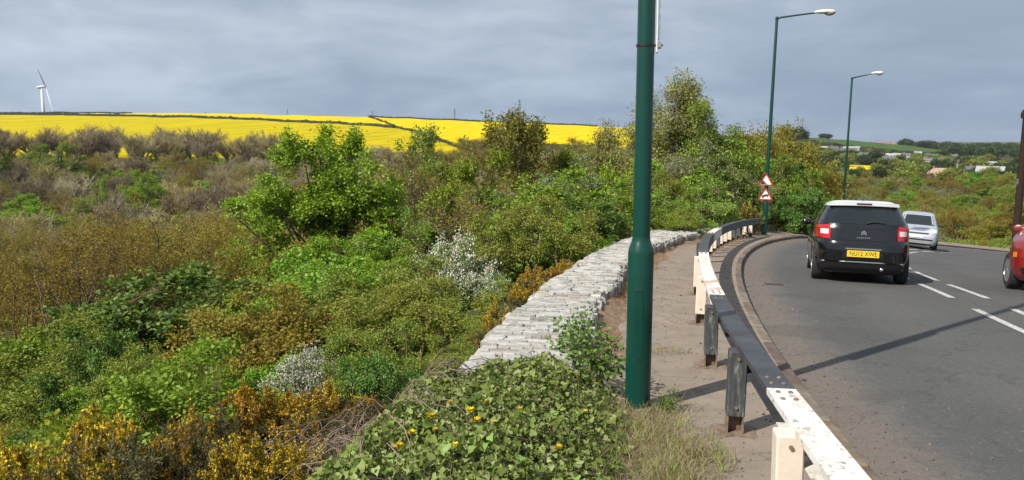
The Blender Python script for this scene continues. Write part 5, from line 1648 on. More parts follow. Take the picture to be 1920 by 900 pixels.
# ------------------------------------------------------------------ thin pylons along the skyline
M_PYL = plain('weathered_steel', (0.16, 0.17, 0.18), 0.6, 0.3)
def pylon(px, py_top, d, label):
    a = az_px(px); x, y = d * math.sin(a), d * math.cos(a); z0 = gh(x, y)
    H = EYE - math.tan(PITCH + math.atan((py_top - 450) / FPX)) * y - z0
    root = empty('pylon', (x, y, z0 - 0.5), -a); tag(root, label, 'pylon', 'pylons on the skyline')
    b, t = H * 0.055, H * 0.012
    mb = MB()
    for sx in (-1, 1):
        for sy in (-1, 1): mb.tube([(sx*b, sy*b, 0), (sx*t, sy*t, H)], H * 0.008, 4)
    mb.build('mast', M_PYL, root)
    br = MB()
    for k in range(7):
        u0, u1 = k / 7, (k + 1) / 7
        w0, w1 = b + (t - b) * u0, b + (t - b) * u1
        for sy in (-1, 1):
            br.tube([(-w0, sy*w0, H*u0), (w1, sy*w1, H*u1)], H * 0.005, 4); br.tube([(w0, sy*w0, H*u0), (-w1, sy*w1, H*u1)], H * 0.005, 4)
    br.build('bracing', M_PYL, root)
    arms = MB()
    for u, w in ((0.72, 0.085), (0.83, 0.075), (0.94, 0.06)): arms.tube([(-w*H, 0, H*u), (w*H, 0, H*u)], H * 0.007, 4)
    arms.build('cross_arm', M_PYL, root)
pylon(388, 209, 1500, 'faintest short pylon on the skyline above the left end of the field')
pylon(541, 204, 1300, 'small pylon on the skyline above the middle of the long hedge')
pylon(700, 207, 1350, 'short pylon where the two upper yellow fields meet')
pylon(853, 203, 1500, 'pale thin pylon left of the bronze-topped tree')
pylon(974, 186, 1300, 'tallest pylon, rising behind the bronze-topped tree')
pylon(1105, 229, 1400, 'tiny pylon at the right end of the yellow fields')

# ------------------------------------------------------------------ hedges between the fields
M_HEDGE = leaf_mat('hedge_leaves', [(0.020, 0.034, 0.010), (0.038, 0.055, 0.014), (0.060, 0.070, 0.020)], 0.15, 0.02)
M_HEDGEC = plain('hedge_core', (0.022, 0.026, 0.010), 0.95, vary=0.4, vscale=0.3)
def hedge(pts, h, w, label, seed, group='hedges between the fields'):
    """pts in (px, r)"""
    rng = np.random.default_rng(seed)
    P = []
    for (p0, r0), (p1, r1) in zip(pts[:-1], pts[1:]):
        a0, b0 = polar(p0, r0); a1, b1 = polar(p1, r1)
        m = max(2, int(math.hypot(a1 - a0, b1 - b0) / 3.0))
        for k in range(m): P.append((a0 + (a1 - a0) * k / m, b0 + (b1 - b0) * k / m))
    a1, b1 = polar(*pts[-1]); P.append((float(a1), float(b1)))
    P = np.array(P, float); Z = ground_h(P[:, 0], P[:, 1])
    d = np.gradient(P, axis=0); d = d / np.linalg.norm(d, axis=1, keepdims=True); nrm = np.stack([-d[:, 1], d[:, 0]], 1)
    N = len(P); prof = [(-0.5, 0), (-0.55, 0.45), (-0.3, 0.9), (0.0, 1.0), (0.3, 0.9), (0.55, 0.45), (0.5, 0)]
    V = np.zeros((N, len(prof), 3))
    for k, (u, v) in enumerate(prof):
        jw = 1 + rng.normal(0, 0.12, N); jh = 1 + rng.normal(0, 0.12, N)
        V[:, k, :2] = P + nrm * (u * w * jw)[:, None]; V[:, k, 2] = Z - 0.3 + v * h * jh
    K = len(prof); i, j = np.meshgrid(np.arange(N - 1), np.arange(K - 1), indexing='ij')
    Fc = np.stack([i*K + j, i*K + j + 1, (i+1)*K + j + 1, (i+1)*K + j], -1).reshape(-1, 4)
    root = empty('hedge', (0, 0, 0)); tag(root, label, 'hedge', group)
    obj('core', np_mesh('hedge_core', V.reshape(-1, 3), Fc, smooth=True), M_HEDGEC, root)
    n = N * 14
    k = rng.integers(0, N, n); u = rng.uniform(-0.55, 0.55, n)
    Q = np.zeros((n, 3)); Q[:, :2] = P[k] + nrm[k] * (u * w)[:, None] + d[k] * rng.uniform(-1.5, 1.5, n)[:, None]
    Q[:, 2] = Z[k] + h * rng.uniform(0.3, 1.08, n) * (1 - 0.4 * np.abs(u))
    Ls = rng.uniform(0.5, 1.1, n)
    obj('foliage', np_mesh('hedge_foliage', *kites(Q, rand_dirs(rng, n), rand_dirs(rng, n, 0.5), Ls, Ls * 0.7)), M_HEDGE, root)
hp = [(float(p), float(np.interp(p, _hedge_px, _hedge_r))) for p in (-330, -100, 120, 250, 380, 500, 620, 738)]
hedge(hp, 3.6, 3.0, 'long dark hedge running across the yellow hillside from the left edge', 1)
hedge([(bp_, r_) for r_, bp_ in ((1040, 697), (860, 720), (690, 745))], 2.2, 2.0, 'short hedge dropping from the skyline between two upper yellow fields', 2)
hedge([(745, 688), (780, 600), (812, 520), (862, 425)], 2.6, 2.4, 'hedge slanting down the slope towards the bronze-topped tree', 3)
hedge([(692, 1046), (850, 1046), (1000, 1046), (1120, 1046)], 3.2, 3.0, 'thin dark hedge along the crest above the brightest yellow field', 4)
hedge([(880, 462), (1000, 462), (1150, 462), (1240, 462)], 2.4, 2.4, 'straight hedge along the bottom of the brightest yellow field', 5)
hedge([(-330, 1052), (-50, 1050), (250, 1050)], 2.6, 3.0, 'faint hedge on the skyline beneath the wind turbine', 6)
hedge([(1480, 1005), (1600, 1000), (1720, 1005), (1790, 1005)], 5.0, 4.0, 'dark hedge along the foot of the green corn field', 7)

# ------------------------------------------------------------------ village and far houses
M_WALLC = [plain('render_cream', (0.36, 0.33, 0.27), 0.9, vary=0.1), plain('render_white', (0.42, 0.41, 0.39), 0.9, vary=0.08), plain('house_brick', (0.30, 0.17, 0.12), 0.9, vary=0.15), plain('grey_stone', (0.30, 0.28, 0.25), 0.9, vary=0.15)]
M_ROOFC = [plain('slate_roof', (0.11, 0.115, 0.125), 0.8, vary=0.2), plain('red_tile_roof', (0.30, 0.12, 0.08), 0.85, vary=0.2), plain('pink_tile_roof', (0.38, 0.245, 0.20), 0.85, vary=0.15), plain('grey_sheet_roof', (0.33, 0.34, 0.34), 0.6, vary=0.1)]
M_PANE = plain('window_glass', (0.03, 0.035, 0.045), 0.1)
M_FRAMEW = plain('white_frame', (0.7, 0.7, 0.68), 0.6)
M_DOOR = plain('painted_door', (0.16, 0.05, 0.04), 0.6)
def house(px, d, w, dep, h, rh, wall, roof, rz, label, group, hip=0.0, storeys=2, lift=0.0, chim=True):
    a = az_px(px); x, y = d * math.sin(a), d * math.cos(a)
    root = empty('house', (x, y, gh(x, y) + lift), -a + rz); tag(root, label, 'house', group)
    MB().box(-w/2, w/2, -dep/2, dep/2, -3.0, h).build('wall', wall, root)
    e = 0.35
    hi = hip * w / 2
    v = [(-w/2-e, -dep/2-e, h-0.1), (w/2+e, -dep/2-e, h-0.1), (w/2+e, dep/2+e, h-0.1), (-w/2-e, dep/2+e, h-0.1), (-w/2-e+hi, 0, h+rh), (w/2+e-hi, 0, h+rh)]
    rf = MB().add(v, [(0, 1, 5, 4), (2, 3, 4, 5), (0, 4, 3), (1, 2, 5), (3, 2, 1, 0)]).build('roof', roof, root)
    if chim: MB().box(-w*0.28, -w*0.28+0.9, -0.45, 0.45, h + rh*0.4, h + rh + 1.1).build('chimney', M_WALLC[2], rf)
    for st in range(storeys):
        zc = 1.0 + st * 2.6
        for k in range(3):
            xc = (-0.31 + 0.31 * k) * w
            if st == 0 and k == 1:
                MB().box(xc - 0.5, xc + 0.5, -dep/2 - 0.05, -dep/2 + 0.02, 0, 2.1).build('door', M_DOOR, root); continue
            wn_ = MB().box(xc - 0.75, xc + 0.75, -dep/2 - 0.05, -dep/2 + 0.02, zc, zc + 1.3).build('window', M_FRAMEW, root)
            MB().box(xc - 0.62, xc + 0.62, -dep/2 - 0.08, -dep/2 - 0.052, zc + 0.12, zc + 1.18).build('pane', M_PANE, wn_)
    return root
rv = random.Random(3)
house(1766, 520, 13, 9, 3.0, 3.6, M_WALLC[1], M_ROOFC[2], R(12), 'bungalow with pinkish hipped roof among trees above the silver van', 'village houses', hip=0.55, storeys=1)
house(1862, 560, 15, 8, 4.0, 3.2, M_WALLC[0], M_ROOFC[3], R(-8), 'cream house with pale roof right of the pink-roofed bungalow', 'village houses', storeys=1)
house(1850, 760, 17, 10, 3.2, 1.6, M_WALLC[1], M_ROOFC[3], R(5), 'long low white building in front of the dark wooded hill', 'village houses', storeys=1, chim=False)
house(1833, 600, 12, 9, 3.6, 3.0, M_WALLC[1], M_ROOFC[0], R(20), 'white house with dark slate roof beside the cream house', 'village houses', storeys=1)
VIL = 'small pale house half hidden by trees in the distant valley village'
for k in range(15):
    px = 1560 + 250 * (k + rv.random()) / 15
    d = rv.uniform(640, 960)
    house(px, d, rv.uniform(7, 11), 7, rv.uniform(3.6, 4.6), rv.uniform(2.2, 3.0), rv.choice(M_WALLC[:2] + [M_WALLC[3], M_WALLC[1]]), rv.choice([M_ROOFC[0], M_ROOFC[0], M_ROOFC[3], M_ROOFC[0]]), R(rv.uniform(-35, 35)), VIL, 'village houses in the valley', lift=0.5)
house(1575, 930, 42, 9, 3.2, 1.6, M_WALLC[3], M_ROOFC[3], R(-4), 'long row of pale sheds below the green corn field', 'village houses', storeys=1, chim=False)
HOR = 'tiny red-roofed house in the row along the far horizon'
for k in range(34):
    px = 1640 + 175 * (k + rv.random()) / 34
    house(px, rv.uniform(2300, 2700), rv.uniform(9, 17), 9, 4.6, 3.4, rv.choice([M_WALLC[0], M_WALLC[2], M_WALLC[1]]), M_ROOFC[1], R(rv.uniform(-25, 25)), HOR, 'red-roofed houses on the horizon', lift=rv.uniform(0, 4), storeys=1, chim=False)

# ------------------------------------------------------------------ trees and bushes one can point at
def T(kind, px, py, d, wpx, label, name, idx=0, cat='tree', **kw):
    return place_px(kind, idx, px, py, d, wpx, name=name, label=label, cat=cat, **kw)
T('sycamore', 618, 240, 30.0, 300, 'large fresh green sycamore with dark limbs showing, standing below the wall', 'sycamore_tree', rz=-0.15)
T('olive', 95, 425, 25.0, 330, 'big olive-gold budding tree at the left edge with dark leaning limbs', 'budding_tree', 0, rz=0.5)
T('olive', 330, 385, 36.0, 330, 'broad brown-olive budding tree left of the big green sycamore', 'budding_tree', 1, rz=1.5)
T('olive', 215, 400, 44.0, 330, 'brown-olive budding tree behind the tree at the left edge', 'budding_tree', 2)
T('olive', 470, 395, 50.0, 300, 'brown-olive tree partly hidden behind the sycamore', 'budding_tree', 0)
T('brownbush', 762, 285, 38.0, 160, 'bare mauve-brown thicket of upright twigs just right of the sycamore', 'bare_thicket', cat='thicket')
T('brownbush', 700, 320, 48.0, 170, 'bare brown thicket half hidden by the right side of the sycamore', 'bare_thicket', cat='thicket')
T('brownbush', 960, 330, 30.0, 130, 'grey-brown twiggy thicket left of the grey-green willow', 'bare_thicket', cat='thicket')
T('round', 765, 240, 75.0, 170, 'rounded dark green tree with the slanting hedge behind it', 'round_tree', cat='tree')
T('round', 900, 283, 36.0, 190, 'bright green leafy tree below the bronze-topped tree', 'green_tree', 1)
T('round', 832, 296, 40.0, 130, 'yellowish green tree between the bare thicket and the bronze-topped tree', 'green_tree', 0)
T('bronze', 955, 212, 42.0, 200, 'bronze-topped dark tree with upright shoots in front of the yellow field', 'bronze_tree')
T('willow', 1068, 292, 28.0, 200, 'grey-green willow bush left of the near lamp post', 'willow_bush', cat='bush')
T('lime', 1158, 305, 30.0, 110, 'lime green bush directly left of the near lamp post', 'lime_bush', cat='bush')
T('darkbush', 1112, 372, 21.5, 190, 'dark glossy green bush hanging over the wall left of the lamp post', 'dark_bush', 0, cat='bush')
T('darkbush', 1025, 440, 20.5, 120, 'dark green bush below the grey-green willow', 'dark_bush', 1, cat='bush')
T('pale', 1262, 136, 36.0, 150, 'tall airy tree with pale yellow-green leaves right of the lamp post', 'pale_tree', rz=0.4)
T('pale', 1222, 172, 38.0, 110, 'pale airy tree immediately right of the near lamp post', 'pale_tree', rz=2.4)
T('pale', 1300, 165, 39.0, 120, 'pale airy tree between the tallest pale tree and the pointed dark tree', 'pale_tree', rz=4.0)
T('darktree', 1335, 192, 34.0, 120, 'dark green pointed tree right of the tall pale tree', 'pointed_tree', rz=2.0)
T('pale', 1150, 228, 40.0, 110, 'lower pale tree peeping out left of the near lamp post', 'pale_tree')
T('gold', 1465, 233, 44.0, 190, 'round golden-olive tree behind the tall lamp with the signs', 'golden_tree')
T('gold', 1535, 300, 50.0, 110, 'small golden-olive tree right of the rounder golden one', 'golden_tree')
T('willow', 1300, 262, 31.0, 190, 'grey-green bush under the pale tree, right of the lamp post', 'willow_bush', cat='bush')
T('bush', 1250, 322, 27.0, 120, 'green bush just right of the near lamp post, above the wall end', 'leafy_bush', 0, cat='bush')
T('willow', 1378, 300, 32.0, 110, 'grey-flecked bush left of the warning signs', 'willow_bush', cat='bush')
T('bush', 1320, 338, 26.0, 150, 'broad green bush behind the far guard rail', 'leafy_bush', 2, cat='bush')
T('darkbush', 1395, 362, 30.5, 80, 'dark bush at the foot of the sign post', 'dark_bush', 1, cat='bush')
T('darkbush', 1488, 298, 37.0, 110, 'dark green bush right of the warning signs', 'dark_bush', 0, cat='bush')
T('bush', 1512, 318, 35.5, 80, 'lighter green bush between the warning signs and the black car', 'leafy_bush', 1, cat='bush')
T('darkbush', 1525, 352, 33.0, 90, 'low dark bush beside the left mirror of the black car', 'dark_bush', 1, cat='bush')
T('darkbush', 1462, 362, 33.0, 70, 'low dark bush below the warning signs', 'dark_bush', 0, cat='bush')
T('bush', 1232, 392, 23.5, 90, 'small bright bush at the far end of the wall', 'leafy_bush', 1, cat='bush')
T('bush', 1290, 385, 24.0, 100, 'small green bush behind the kink of the guard rail', 'leafy_bush', 0, cat='bush')
T('darktree', 1215, 232, 38.0, 120, 'dark green tree directly right of the near lamp post, below the tall pale tree', 'round_tree', rz=1.0)
T('round', 1300, 232, 37.0, 150, 'full green tree between the pale tree and the pointed dark tree', 'green_tree', 0)
T('round', 1385, 246, 36.0, 150, 'full green tree right of the pointed dark tree', 'green_tree', 2)
T('gold', 1420, 246, 40.0, 140, 'golden-olive tree left of the sign post', 'golden_tree')
T('round', 1040, 278, 46.0, 170, 'green tree behind the grey-green willow', 'green_tree', 0)
T('round', 1120, 270, 44.0, 150, 'olive-green tree behind the lime bush', 'green_tree', 1)
T('darkbush', 1330, 300, 31.0, 170, 'tall dark bush in the middle of the hedge at the bend', 'dark_bush', 0, cat='bush')
T('bush', 1440, 290, 35.0, 130, 'tall green bush just behind the warning signs', 'leafy_bush', 2, cat='bush')
T('round', 655, 430, 24.0, 190, 'green tree low in front of the sycamore trunk', 'green_tree', 1)
T('willow', 600, 500, 18.0, 130, 'greyish bush under the sycamore', 'willow_bush', 0, cat='bush')
T('darkbush', 690, 660, 7.4, 120, 'dark leafy bush between the white-flowering bush and the ivy', 'dark_bush', 1, cat='bush')
T('hawthorn', 858, 445, 17.0, 125, 'dark hawthorn bush topped with white blossom in mid slope', 'hawthorn_bush', cat='bush', rz=0.3)
T('hawthorn', 912, 505, 16.5, 80, 'smaller dark hawthorn just right of the white-blossomed one', 'hawthorn_bush', cat='bush', rz=2.2)
T('hawthorn', 558, 655, 9.4, 140, 'pale white-flowering bush above the gorse in the lower left', 'hawthorn_bush', cat='bush', rz=1.2)
T('bush', 800, 515, 10.5, 300, 'large pale green bush filling the slope left of the wall', 'leafy_bush', 0, cat='bush')
T('bush', 715, 600, 8.4, 190, 'green bush in front of the large pale one, above the gorse', 'leafy_bush', 2, cat='bush')
T('bush', 870, 590, 8.2, 170, 'olive-green bush leaning against the end of the wall', 'leafy_bush', 3, cat='bush')
T('bush', 560, 525, 14.0, 210, 'bright green bush below the sycamore', 'leafy_bush', 1, cat='bush')
T('lime', 690, 520, 16.0, 170, 'yellow-olive bush right below the sycamore trunk', 'lime_bush', cat='bush')
T('bush', 455, 545, 13.0, 150, 'bright green bush lower left of the sycamore', 'leafy_bush', 1, cat='bush')
T('bush', 345, 645, 10.0, 190, 'bright green bush in the middle of the lower left slope', 'leafy_bush', 1, cat='bush')
T('bush', 215, 650, 12.0, 150, 'pale green bush at the foot of the left-edge tree', 'leafy_bush', 0, cat='bush')
T('darkbush', 150, 610, 15.0, 120, 'dark bush under the left-edge tree', 'dark_bush', 0, cat='bush')
T('bush', 962, 515, 15.5, 100, 'mid green bush left of the gorse on the wall', 'leafy_bush', 2, cat='bush')
T('round', 100, 268, 235.0, 95, 'bright green round tree standing out in the brown wood', 'green_tree', 0)
T('round', 262, 318, 175.0, 75, 'green tree among the bare trees left of centre of the wood', 'green_tree', 1)
T('darktree', -4, 268, 235.0, 40, 'dark tree cut by the left edge of the picture', 'dark_tree')
T('round', 172, 335, 160.0, 55, 'small green tree below the round bright one', 'green_tree', 0)
# gorse
for px, py, d, w, idx, lb in [
    (1045, 488, 13.0, 80, 0, 'yellow gorse topping the wall edge, farthest along the wall'), (1005, 508, 11.6, 70, 1, 'yellow gorse beside the wall, second along its edge'),
    (945, 562, 9.0, 60, 1, 'brownish gorse beside the wall, nearer than the yellow pair'), (925, 590, 8.0, 55, 2, 'small brown gorse at the near corner of the wall'),
    (450, 812, 4.7, 150, 0, 'brightest yellow gorse at the bottom of the picture'), (530, 822, 4.9, 110, 0, 'yellow gorse right of the brightest one at the bottom'),
    (240, 795, 5.2, 190, 1, 'orange-brown gorse right of the left corner'), (150, 815, 4.8, 150, 2, 'dark brown gorse next to the lower left corner'),
    (40, 825, 4.9, 150, 1, 'orange gorse in the lower left corner'), (75, 785, 5.6, 50, 0, 'single tall gorse shoot above the lower left corner'), (310, 815, 5.0, 120, 2, 'low brown gorse between the orange and the bright yellow gorse'),
    (390, 735, 6.4, 150, 1, 'gorse with a yellow crest at the left end of the upper clump'), (480, 722, 6.6, 150, 0, 'yellow gorse in the middle of the upper clump'),
    (560, 718, 6.8, 130, 1, 'yellow gorse under the pale white-flowering bush'), (640, 745, 6.6, 120, 2, 'brownish gorse at the right end of the upper clump'), (350, 775, 6.0, 110, 2, 'dull gorse below the upper clump'),
    (570, 770, 5.9, 130, 2, 'dull brown gorse above the dry brambles'), (1406, 378, 28.0, 40, 2, 'rust-brown gorse left of the sign post foot')]:
    T('gorse', px, py, d, w * 1.5, lb, 'gorse_bush', idx, cat='bush', group='gorse bushes')

# ------------------------------------------------------------------ the wood filling the valley: every tree its own copy
def zone(lb, px, r):
    """say where in the picture a look-alike stands, by things one can find"""
    if 'near slope' in lb:
        far = 'at the top' if r < 13 else ('in the middle' if r < 27 else 'at the foot')
        side = 'far left' if px < 230 else 'left of the sycamore' if px < 470 else 'under the sycamore' if px < 740 else 'below the bronze-topped tree' if px < 980 else 'below the willow' if px < 1190 else 'beyond the lamp post'
        return lb.replace(' in the tangle on the near slope', '') + ' ' + far + ' of the near slope, ' + side
    if 'valley wood' in lb:
        far = 'front' if r < 110 else 'middle' if r < 210 else 'back'
        side = 'under the wind turbine' if px < 180 else 'between turbine and sycamore' if px < 430 else 'behind the sycamore' if px < 760 else 'behind the bronze-topped tree' if px < 1050 else 'behind the near lamp post' if px < 1250 else 'behind the hedge by the road'
        return lb.replace(' in the valley wood', '') + ' in the ' + far + ' of the wood, ' + side
    if 'row along' in lb and 'field' in lb:
        return lb + (', under the turbine' if px < 180 else ', below the long hedge' if px < 400 else ', near the sycamore' if px < 620 else ', right of the sycamore')
    if 'road crest' in lb or 'right of the road' in lb:
        far = 'near' if r < 75 else 'middle' if r < 200 else 'far'
        side = 'behind the black car' if px < 1690 else 'behind the silver van' if px < 1780 else 'between van and pole' if px < 1880 else 'by the timber pole'
        return lb + ', ' + far + ', ' + side
    if "village houses" in lb or "far hill" in lb or 'brightest yellow' in lb:
        side = 'behind the lamp post' if px < 1400 else 'left of the far lamp' if px < 1600 else 'above the black car' if px < 1690 else 'above the silver van' if px < 1770 else 'above the road verge' if px < 1860 else 'by the timber pole'
        return lb + ', ' + ('nearer, ' if r < (620 if 'village' in lb else 380 if 'brightest' in lb else 1350) else 'farther, ') + side
    return lb
taken = []
def scatter(n_try, az0, az1, r0, r1, gap, choose, seed, avoid=None):
    rng = np.random.default_rng(seed); cnt = 0
    cell = {}
    for _ in range(n_try):
        r = math.sqrt(rng.uniform(r0 * r0, r1 * r1)); a = R(rng.uniform(az0, az1))
        x, y = r * math.sin(a), r * math.cos(a)
        g = gap(r) if callable(gap) else gap
        key = (int(x // g), int(y // g))
        if any((x - q[0]) ** 2 + (y - q[1]) ** 2 < g * g for i in (-1, 0, 1) for j in (-1, 0, 1) for q in cell.get((key[0]+i, key[1]+j), ())): continue
        if r < 110:
            s, n = curv(x, y)
            if -4.6 < n[0] < ROAD_W + 4.2 and s[0] < 90: continue
        px = 960 + FPX * math.tan(a) / 0.991
        c = choose(px, r, rng)
        if c is None: continue
        cell.setdefault(key, []).append((x, y))
        kind, idx, H, W, nm, lb, gp = c
        lb = zone(lb, px, r)
        place(kind, idx, x, y, H, W, name=nm, label=lb, cat='bush' if 'bush' in nm or 'thicket' in nm else 'tree', group=gp)
        cnt += 1
    return cnt

L_BARE = ('bare_tree', 'bare grey-mauve tree in the valley wood', 'bare trees of the valley wood')
L_OLIVE = ('budding_tree', 'brown-olive budding tree in the valley wood', 'budding trees of the valley wood')
L_GREEN = ('green_tree', 'fresh green tree in the valley wood', 'green trees of the valley wood')
L_SLB = ('leafy_bush', 'green bush in the tangle on the near slope', 'bushes on the near slope')
L_SLD = ('dark_bush', 'dark green bush in the tangle on the near slope', 'dark bushes on the near slope')
L_THK = ('bare_thicket', 'low brown thicket in the tangle on the near slope', 'thickets on the near slope')
L_SCR = ('scrub_tree', 'low brownish tree below the brightest yellow field', 'scrub below the bright field')
L_LINE = ('bare_tree', 'bare grey tree in row along foot of yellow field', 'bare trees along the field edge')
L_RB = ('leafy_bush', 'bush on ground right of the road', 'bushes right of the road')
L_RT = ('scrub_tree', 'brownish tree in scrub beyond the road crest', 'trees beyond the road crest')
L_VT = ('valley_tree', 'small tree between far village houses', 'trees of the far village')
L_VW = ('dark_tree', 'dark tree of wood on far hill', 'trees of the far hill wood')

def near_left(px, r, rng):
    if px > 1330: return None
    u = rng.uniform()
    if r < 11 and px > 560: return None
    if r < 19.5 and 765 < px < 1000: return None
    if r < 13 and u > 0.80: u = 0.3
    if r < 24:
        hh = rng.uniform(0.7, 2.0) * (1.5 if r > 15 else 1.0 if r > 12 else 0.8)
        if px < 420 and u < 0.25: return ('lime', 0, hh * 0.8, 2.2, *L_SLB)
        if px < 620 and u < 0.5: return ('bush', 1, hh, hh * 1.4, *L_SLB)
        if u < 0.5: return ('bush', int(rng.integers(4)), hh, hh * 1.4, *L_SLB)
        if u < 0.56: return ('tanbush', 0, hh, hh * 1.5, *L_THK)
        if u < 0.72: return ('bush', 1, hh, hh * 1.5, *L_SLB)
        if u < 0.86: return ('darkbush', int(rng.integers(2)), hh, hh * 1.7, *L_SLD)
        if r < 20: return ('bush', int(rng.integers(4)), hh, hh * 1.4, *L_SLB)
        return ('brownbush', 0, hh * 1.3, hh * 1.6, *L_THK)
    hh = rng.uniform(3.4, 5.6) * min(1.25, r / 34)
    if px < 440:
        if u < 0.7: return ('olive', int(rng.integers(3)), hh * 1.25, None, *L_OLIVE)
        return ('bush', int(rng.integers(3)), hh * 0.7, hh * 1.2, *L_SLB)
    if u < 0.20: return ('brownbush', 0, hh * 1.1, hh * 1.1, *L_THK)
    if u < 0.28: return ('tanbush', 0, hh * 0.9, hh * 1.3, *L_THK)
    if u < 0.42: return ('bush', 1, hh * 0.9, hh * 1.3, *L_SLB)
    if u < 0.60: return ('bush', int(rng.integers(4)), hh * 0.9, hh * 1.3, *L_SLB)
    if u < 0.74: return ('darkbush', int(rng.integers(2)), hh * 0.8, hh * 1.3, *L_SLD)
    return ('round', int(rng.integers(3)), hh * 1.1, None, *L_GREEN)
scatter(1500, -37.5, 14, 7.5, 24, lambda r: 1.5 + r * 0.05, near_left, 21)
scatter(1500, -37.5, 17, 24, 60, lambda r: 2.7 + r * 0.03, near_left, 22)

def mid_left(px, r, rng):
    u = rng.uniform(); H = rng.uniform(6.5, 9.5) if r < 150 else rng.uniform(8, 11.5)
    if px > 1150: H *= 0.8
    if px > 760 and r > 200: H *= 0.9
    if r > 250 and px < 760: H *= 0.72
    warm = math.sin(px * 0.011 + r * 0.03) * 0.5 + 0.5
    if r > 120 and px < 720 and u < 0.25 + 0.3 * warm: return ('bare', int(rng.integers(3)), H, H * rng.uniform(0.75, 1.0), *L_BARE)
    if u < 0.60: return ('olive', int(rng.integers(3)), H, H * rng.uniform(0.8, 1.05), *L_OLIVE)
    if u < 0.74: return ('bare', int(rng.integers(3)), H, H * rng.uniform(0.8, 1.0), *L_BARE)
    return ('round', int(rng.integers(3)), H * 0.8, H * rng.uniform(0.8, 1.0), *L_GREEN)
scatter(1500, -37.5, 18, 60, 150, 5.6, mid_left, 23)
scatter(3200, -37.5, 14, 150, 296, 6.6, mid_left, 24)
def field_row(px, r, rng):
    H = rng.uniform(9.5, 14.5) * (1.0 if px < 520 else 0.6)
    if 395 < px < 450 and rng.uniform() < 0.7: H *= 0.55
    if px > 860: return None
    return ('bare', int(rng.integers(3)), H, H * rng.uniform(0.75, 1.0), *L_LINE)
scatter(900, -37.5, 2, 288, 318, 6.6, field_row, 25)
def field_scrub(px, r, rng):
    if px < 860: return None
    H = rng.uniform(5.5, 8.5)
    u = rng.uniform()
    if u < 0.55: return ('olive', int(rng.integers(3)), H, H * 1.1, *L_SCR)
    if u < 0.8: return ('brownbush', 0, H * 0.8, H, *L_SCR)
    return ('bush', int(rng.integers(3)), H * 0.6, H, *L_SCR)
scatter(900, -5, 14, 296, 452, 9.0, field_scrub, 26)

def right_side(px, r, rng):
    u = rng.uniform()
    if px < 1480: return None
    if r < 75:
        hh = rng.uniform(1.5, 3.0)
        if u < 0.55: return ('bush', int(rng.integers(3)), hh, hh * 2.0, *L_RB)
        if u < 0.78: return ('tanbush', 0, hh, hh * 1.7, *L_RT)
        return ('willow', 0, hh * 1.1, hh * 1.5, *L_RB)
    H = rng.uniform(4.0, 6.5) if r < 200 else rng.uniform(5.5, 9)
    if u < 0.30: return ('olive', int(rng.integers(3)), H, H * 1.1, *L_RT)
    if u < 0.40: return ('gold', 0, H, H * 1.1, *L_RT)
    if u < 0.55: return ('round', int(rng.integers(3)), H, H * 1.1, *L_RB)
    if u < 0.66: return ('brownbush', 0, H * 0.8, H * 1.1, *L_RT)
    if u < 0.90: return ('bush', int(rng.integers(3)), H * 0.75, H * 1.2, *L_RB)
    return ('willow', 0, H * 0.9, H * 1.2, *L_RB)
scatter(900, 18, 40, 38, 80, 2.6, right_side, 31)
scatter(1100, 17, 38.5, 80, 220, 5.6, right_side, 32)
scatter(900, 17, 38.5, 220, 420, 11.0, right_side, 33)
def village(px, r, rng):
    if px < 1490 or (1588 < px < 1646 and 470 < r < 655): return None
    H = rng.uniform(4.5, 9.5)
    return ('far', int(rng.integers(3)) if rng.uniform() < 0.75 else 2, H, H * rng.uniform(0.9, 1.4), *L_VT)
scatter(2200, 18, 38.5, 420, 880, 15.5, village, 34)
def hillwood(px, r, rng):
    if px < 1770 + (r - 1050) * 0.02 and not (r > 1430 and px > 1690): return None
    H = rng.uniform(10, 16)
    return ('far', int(rng.integers(2)), H, H * rng.uniform(1.0, 1.4), *L_VW)
scatter(1500, 27, 39, 1020, 1900, 26, hillwood, 35)
for px, py, d, w, lb in [(1545, 250, 1390, 16, 'dark tree at the top of the green corn field, left of a pair'), (1553, 251, 1380, 13, 'dark tree beside another at the top of the green corn field'), (1500, 238, 900, 30, 'dark tree showing above the golden tree'), (1632, 266, 1420, 10, 'small lone tree on the crest of the green corn field'), (1691, 264, 2250, 14, 'dark tree above the far red-roofed row'), (1768, 283, 900, 40, 'rounded dark tree in front of the far wooded hill')]:
    T('far', px, py, d, w, lb, 'far_tree', 0)

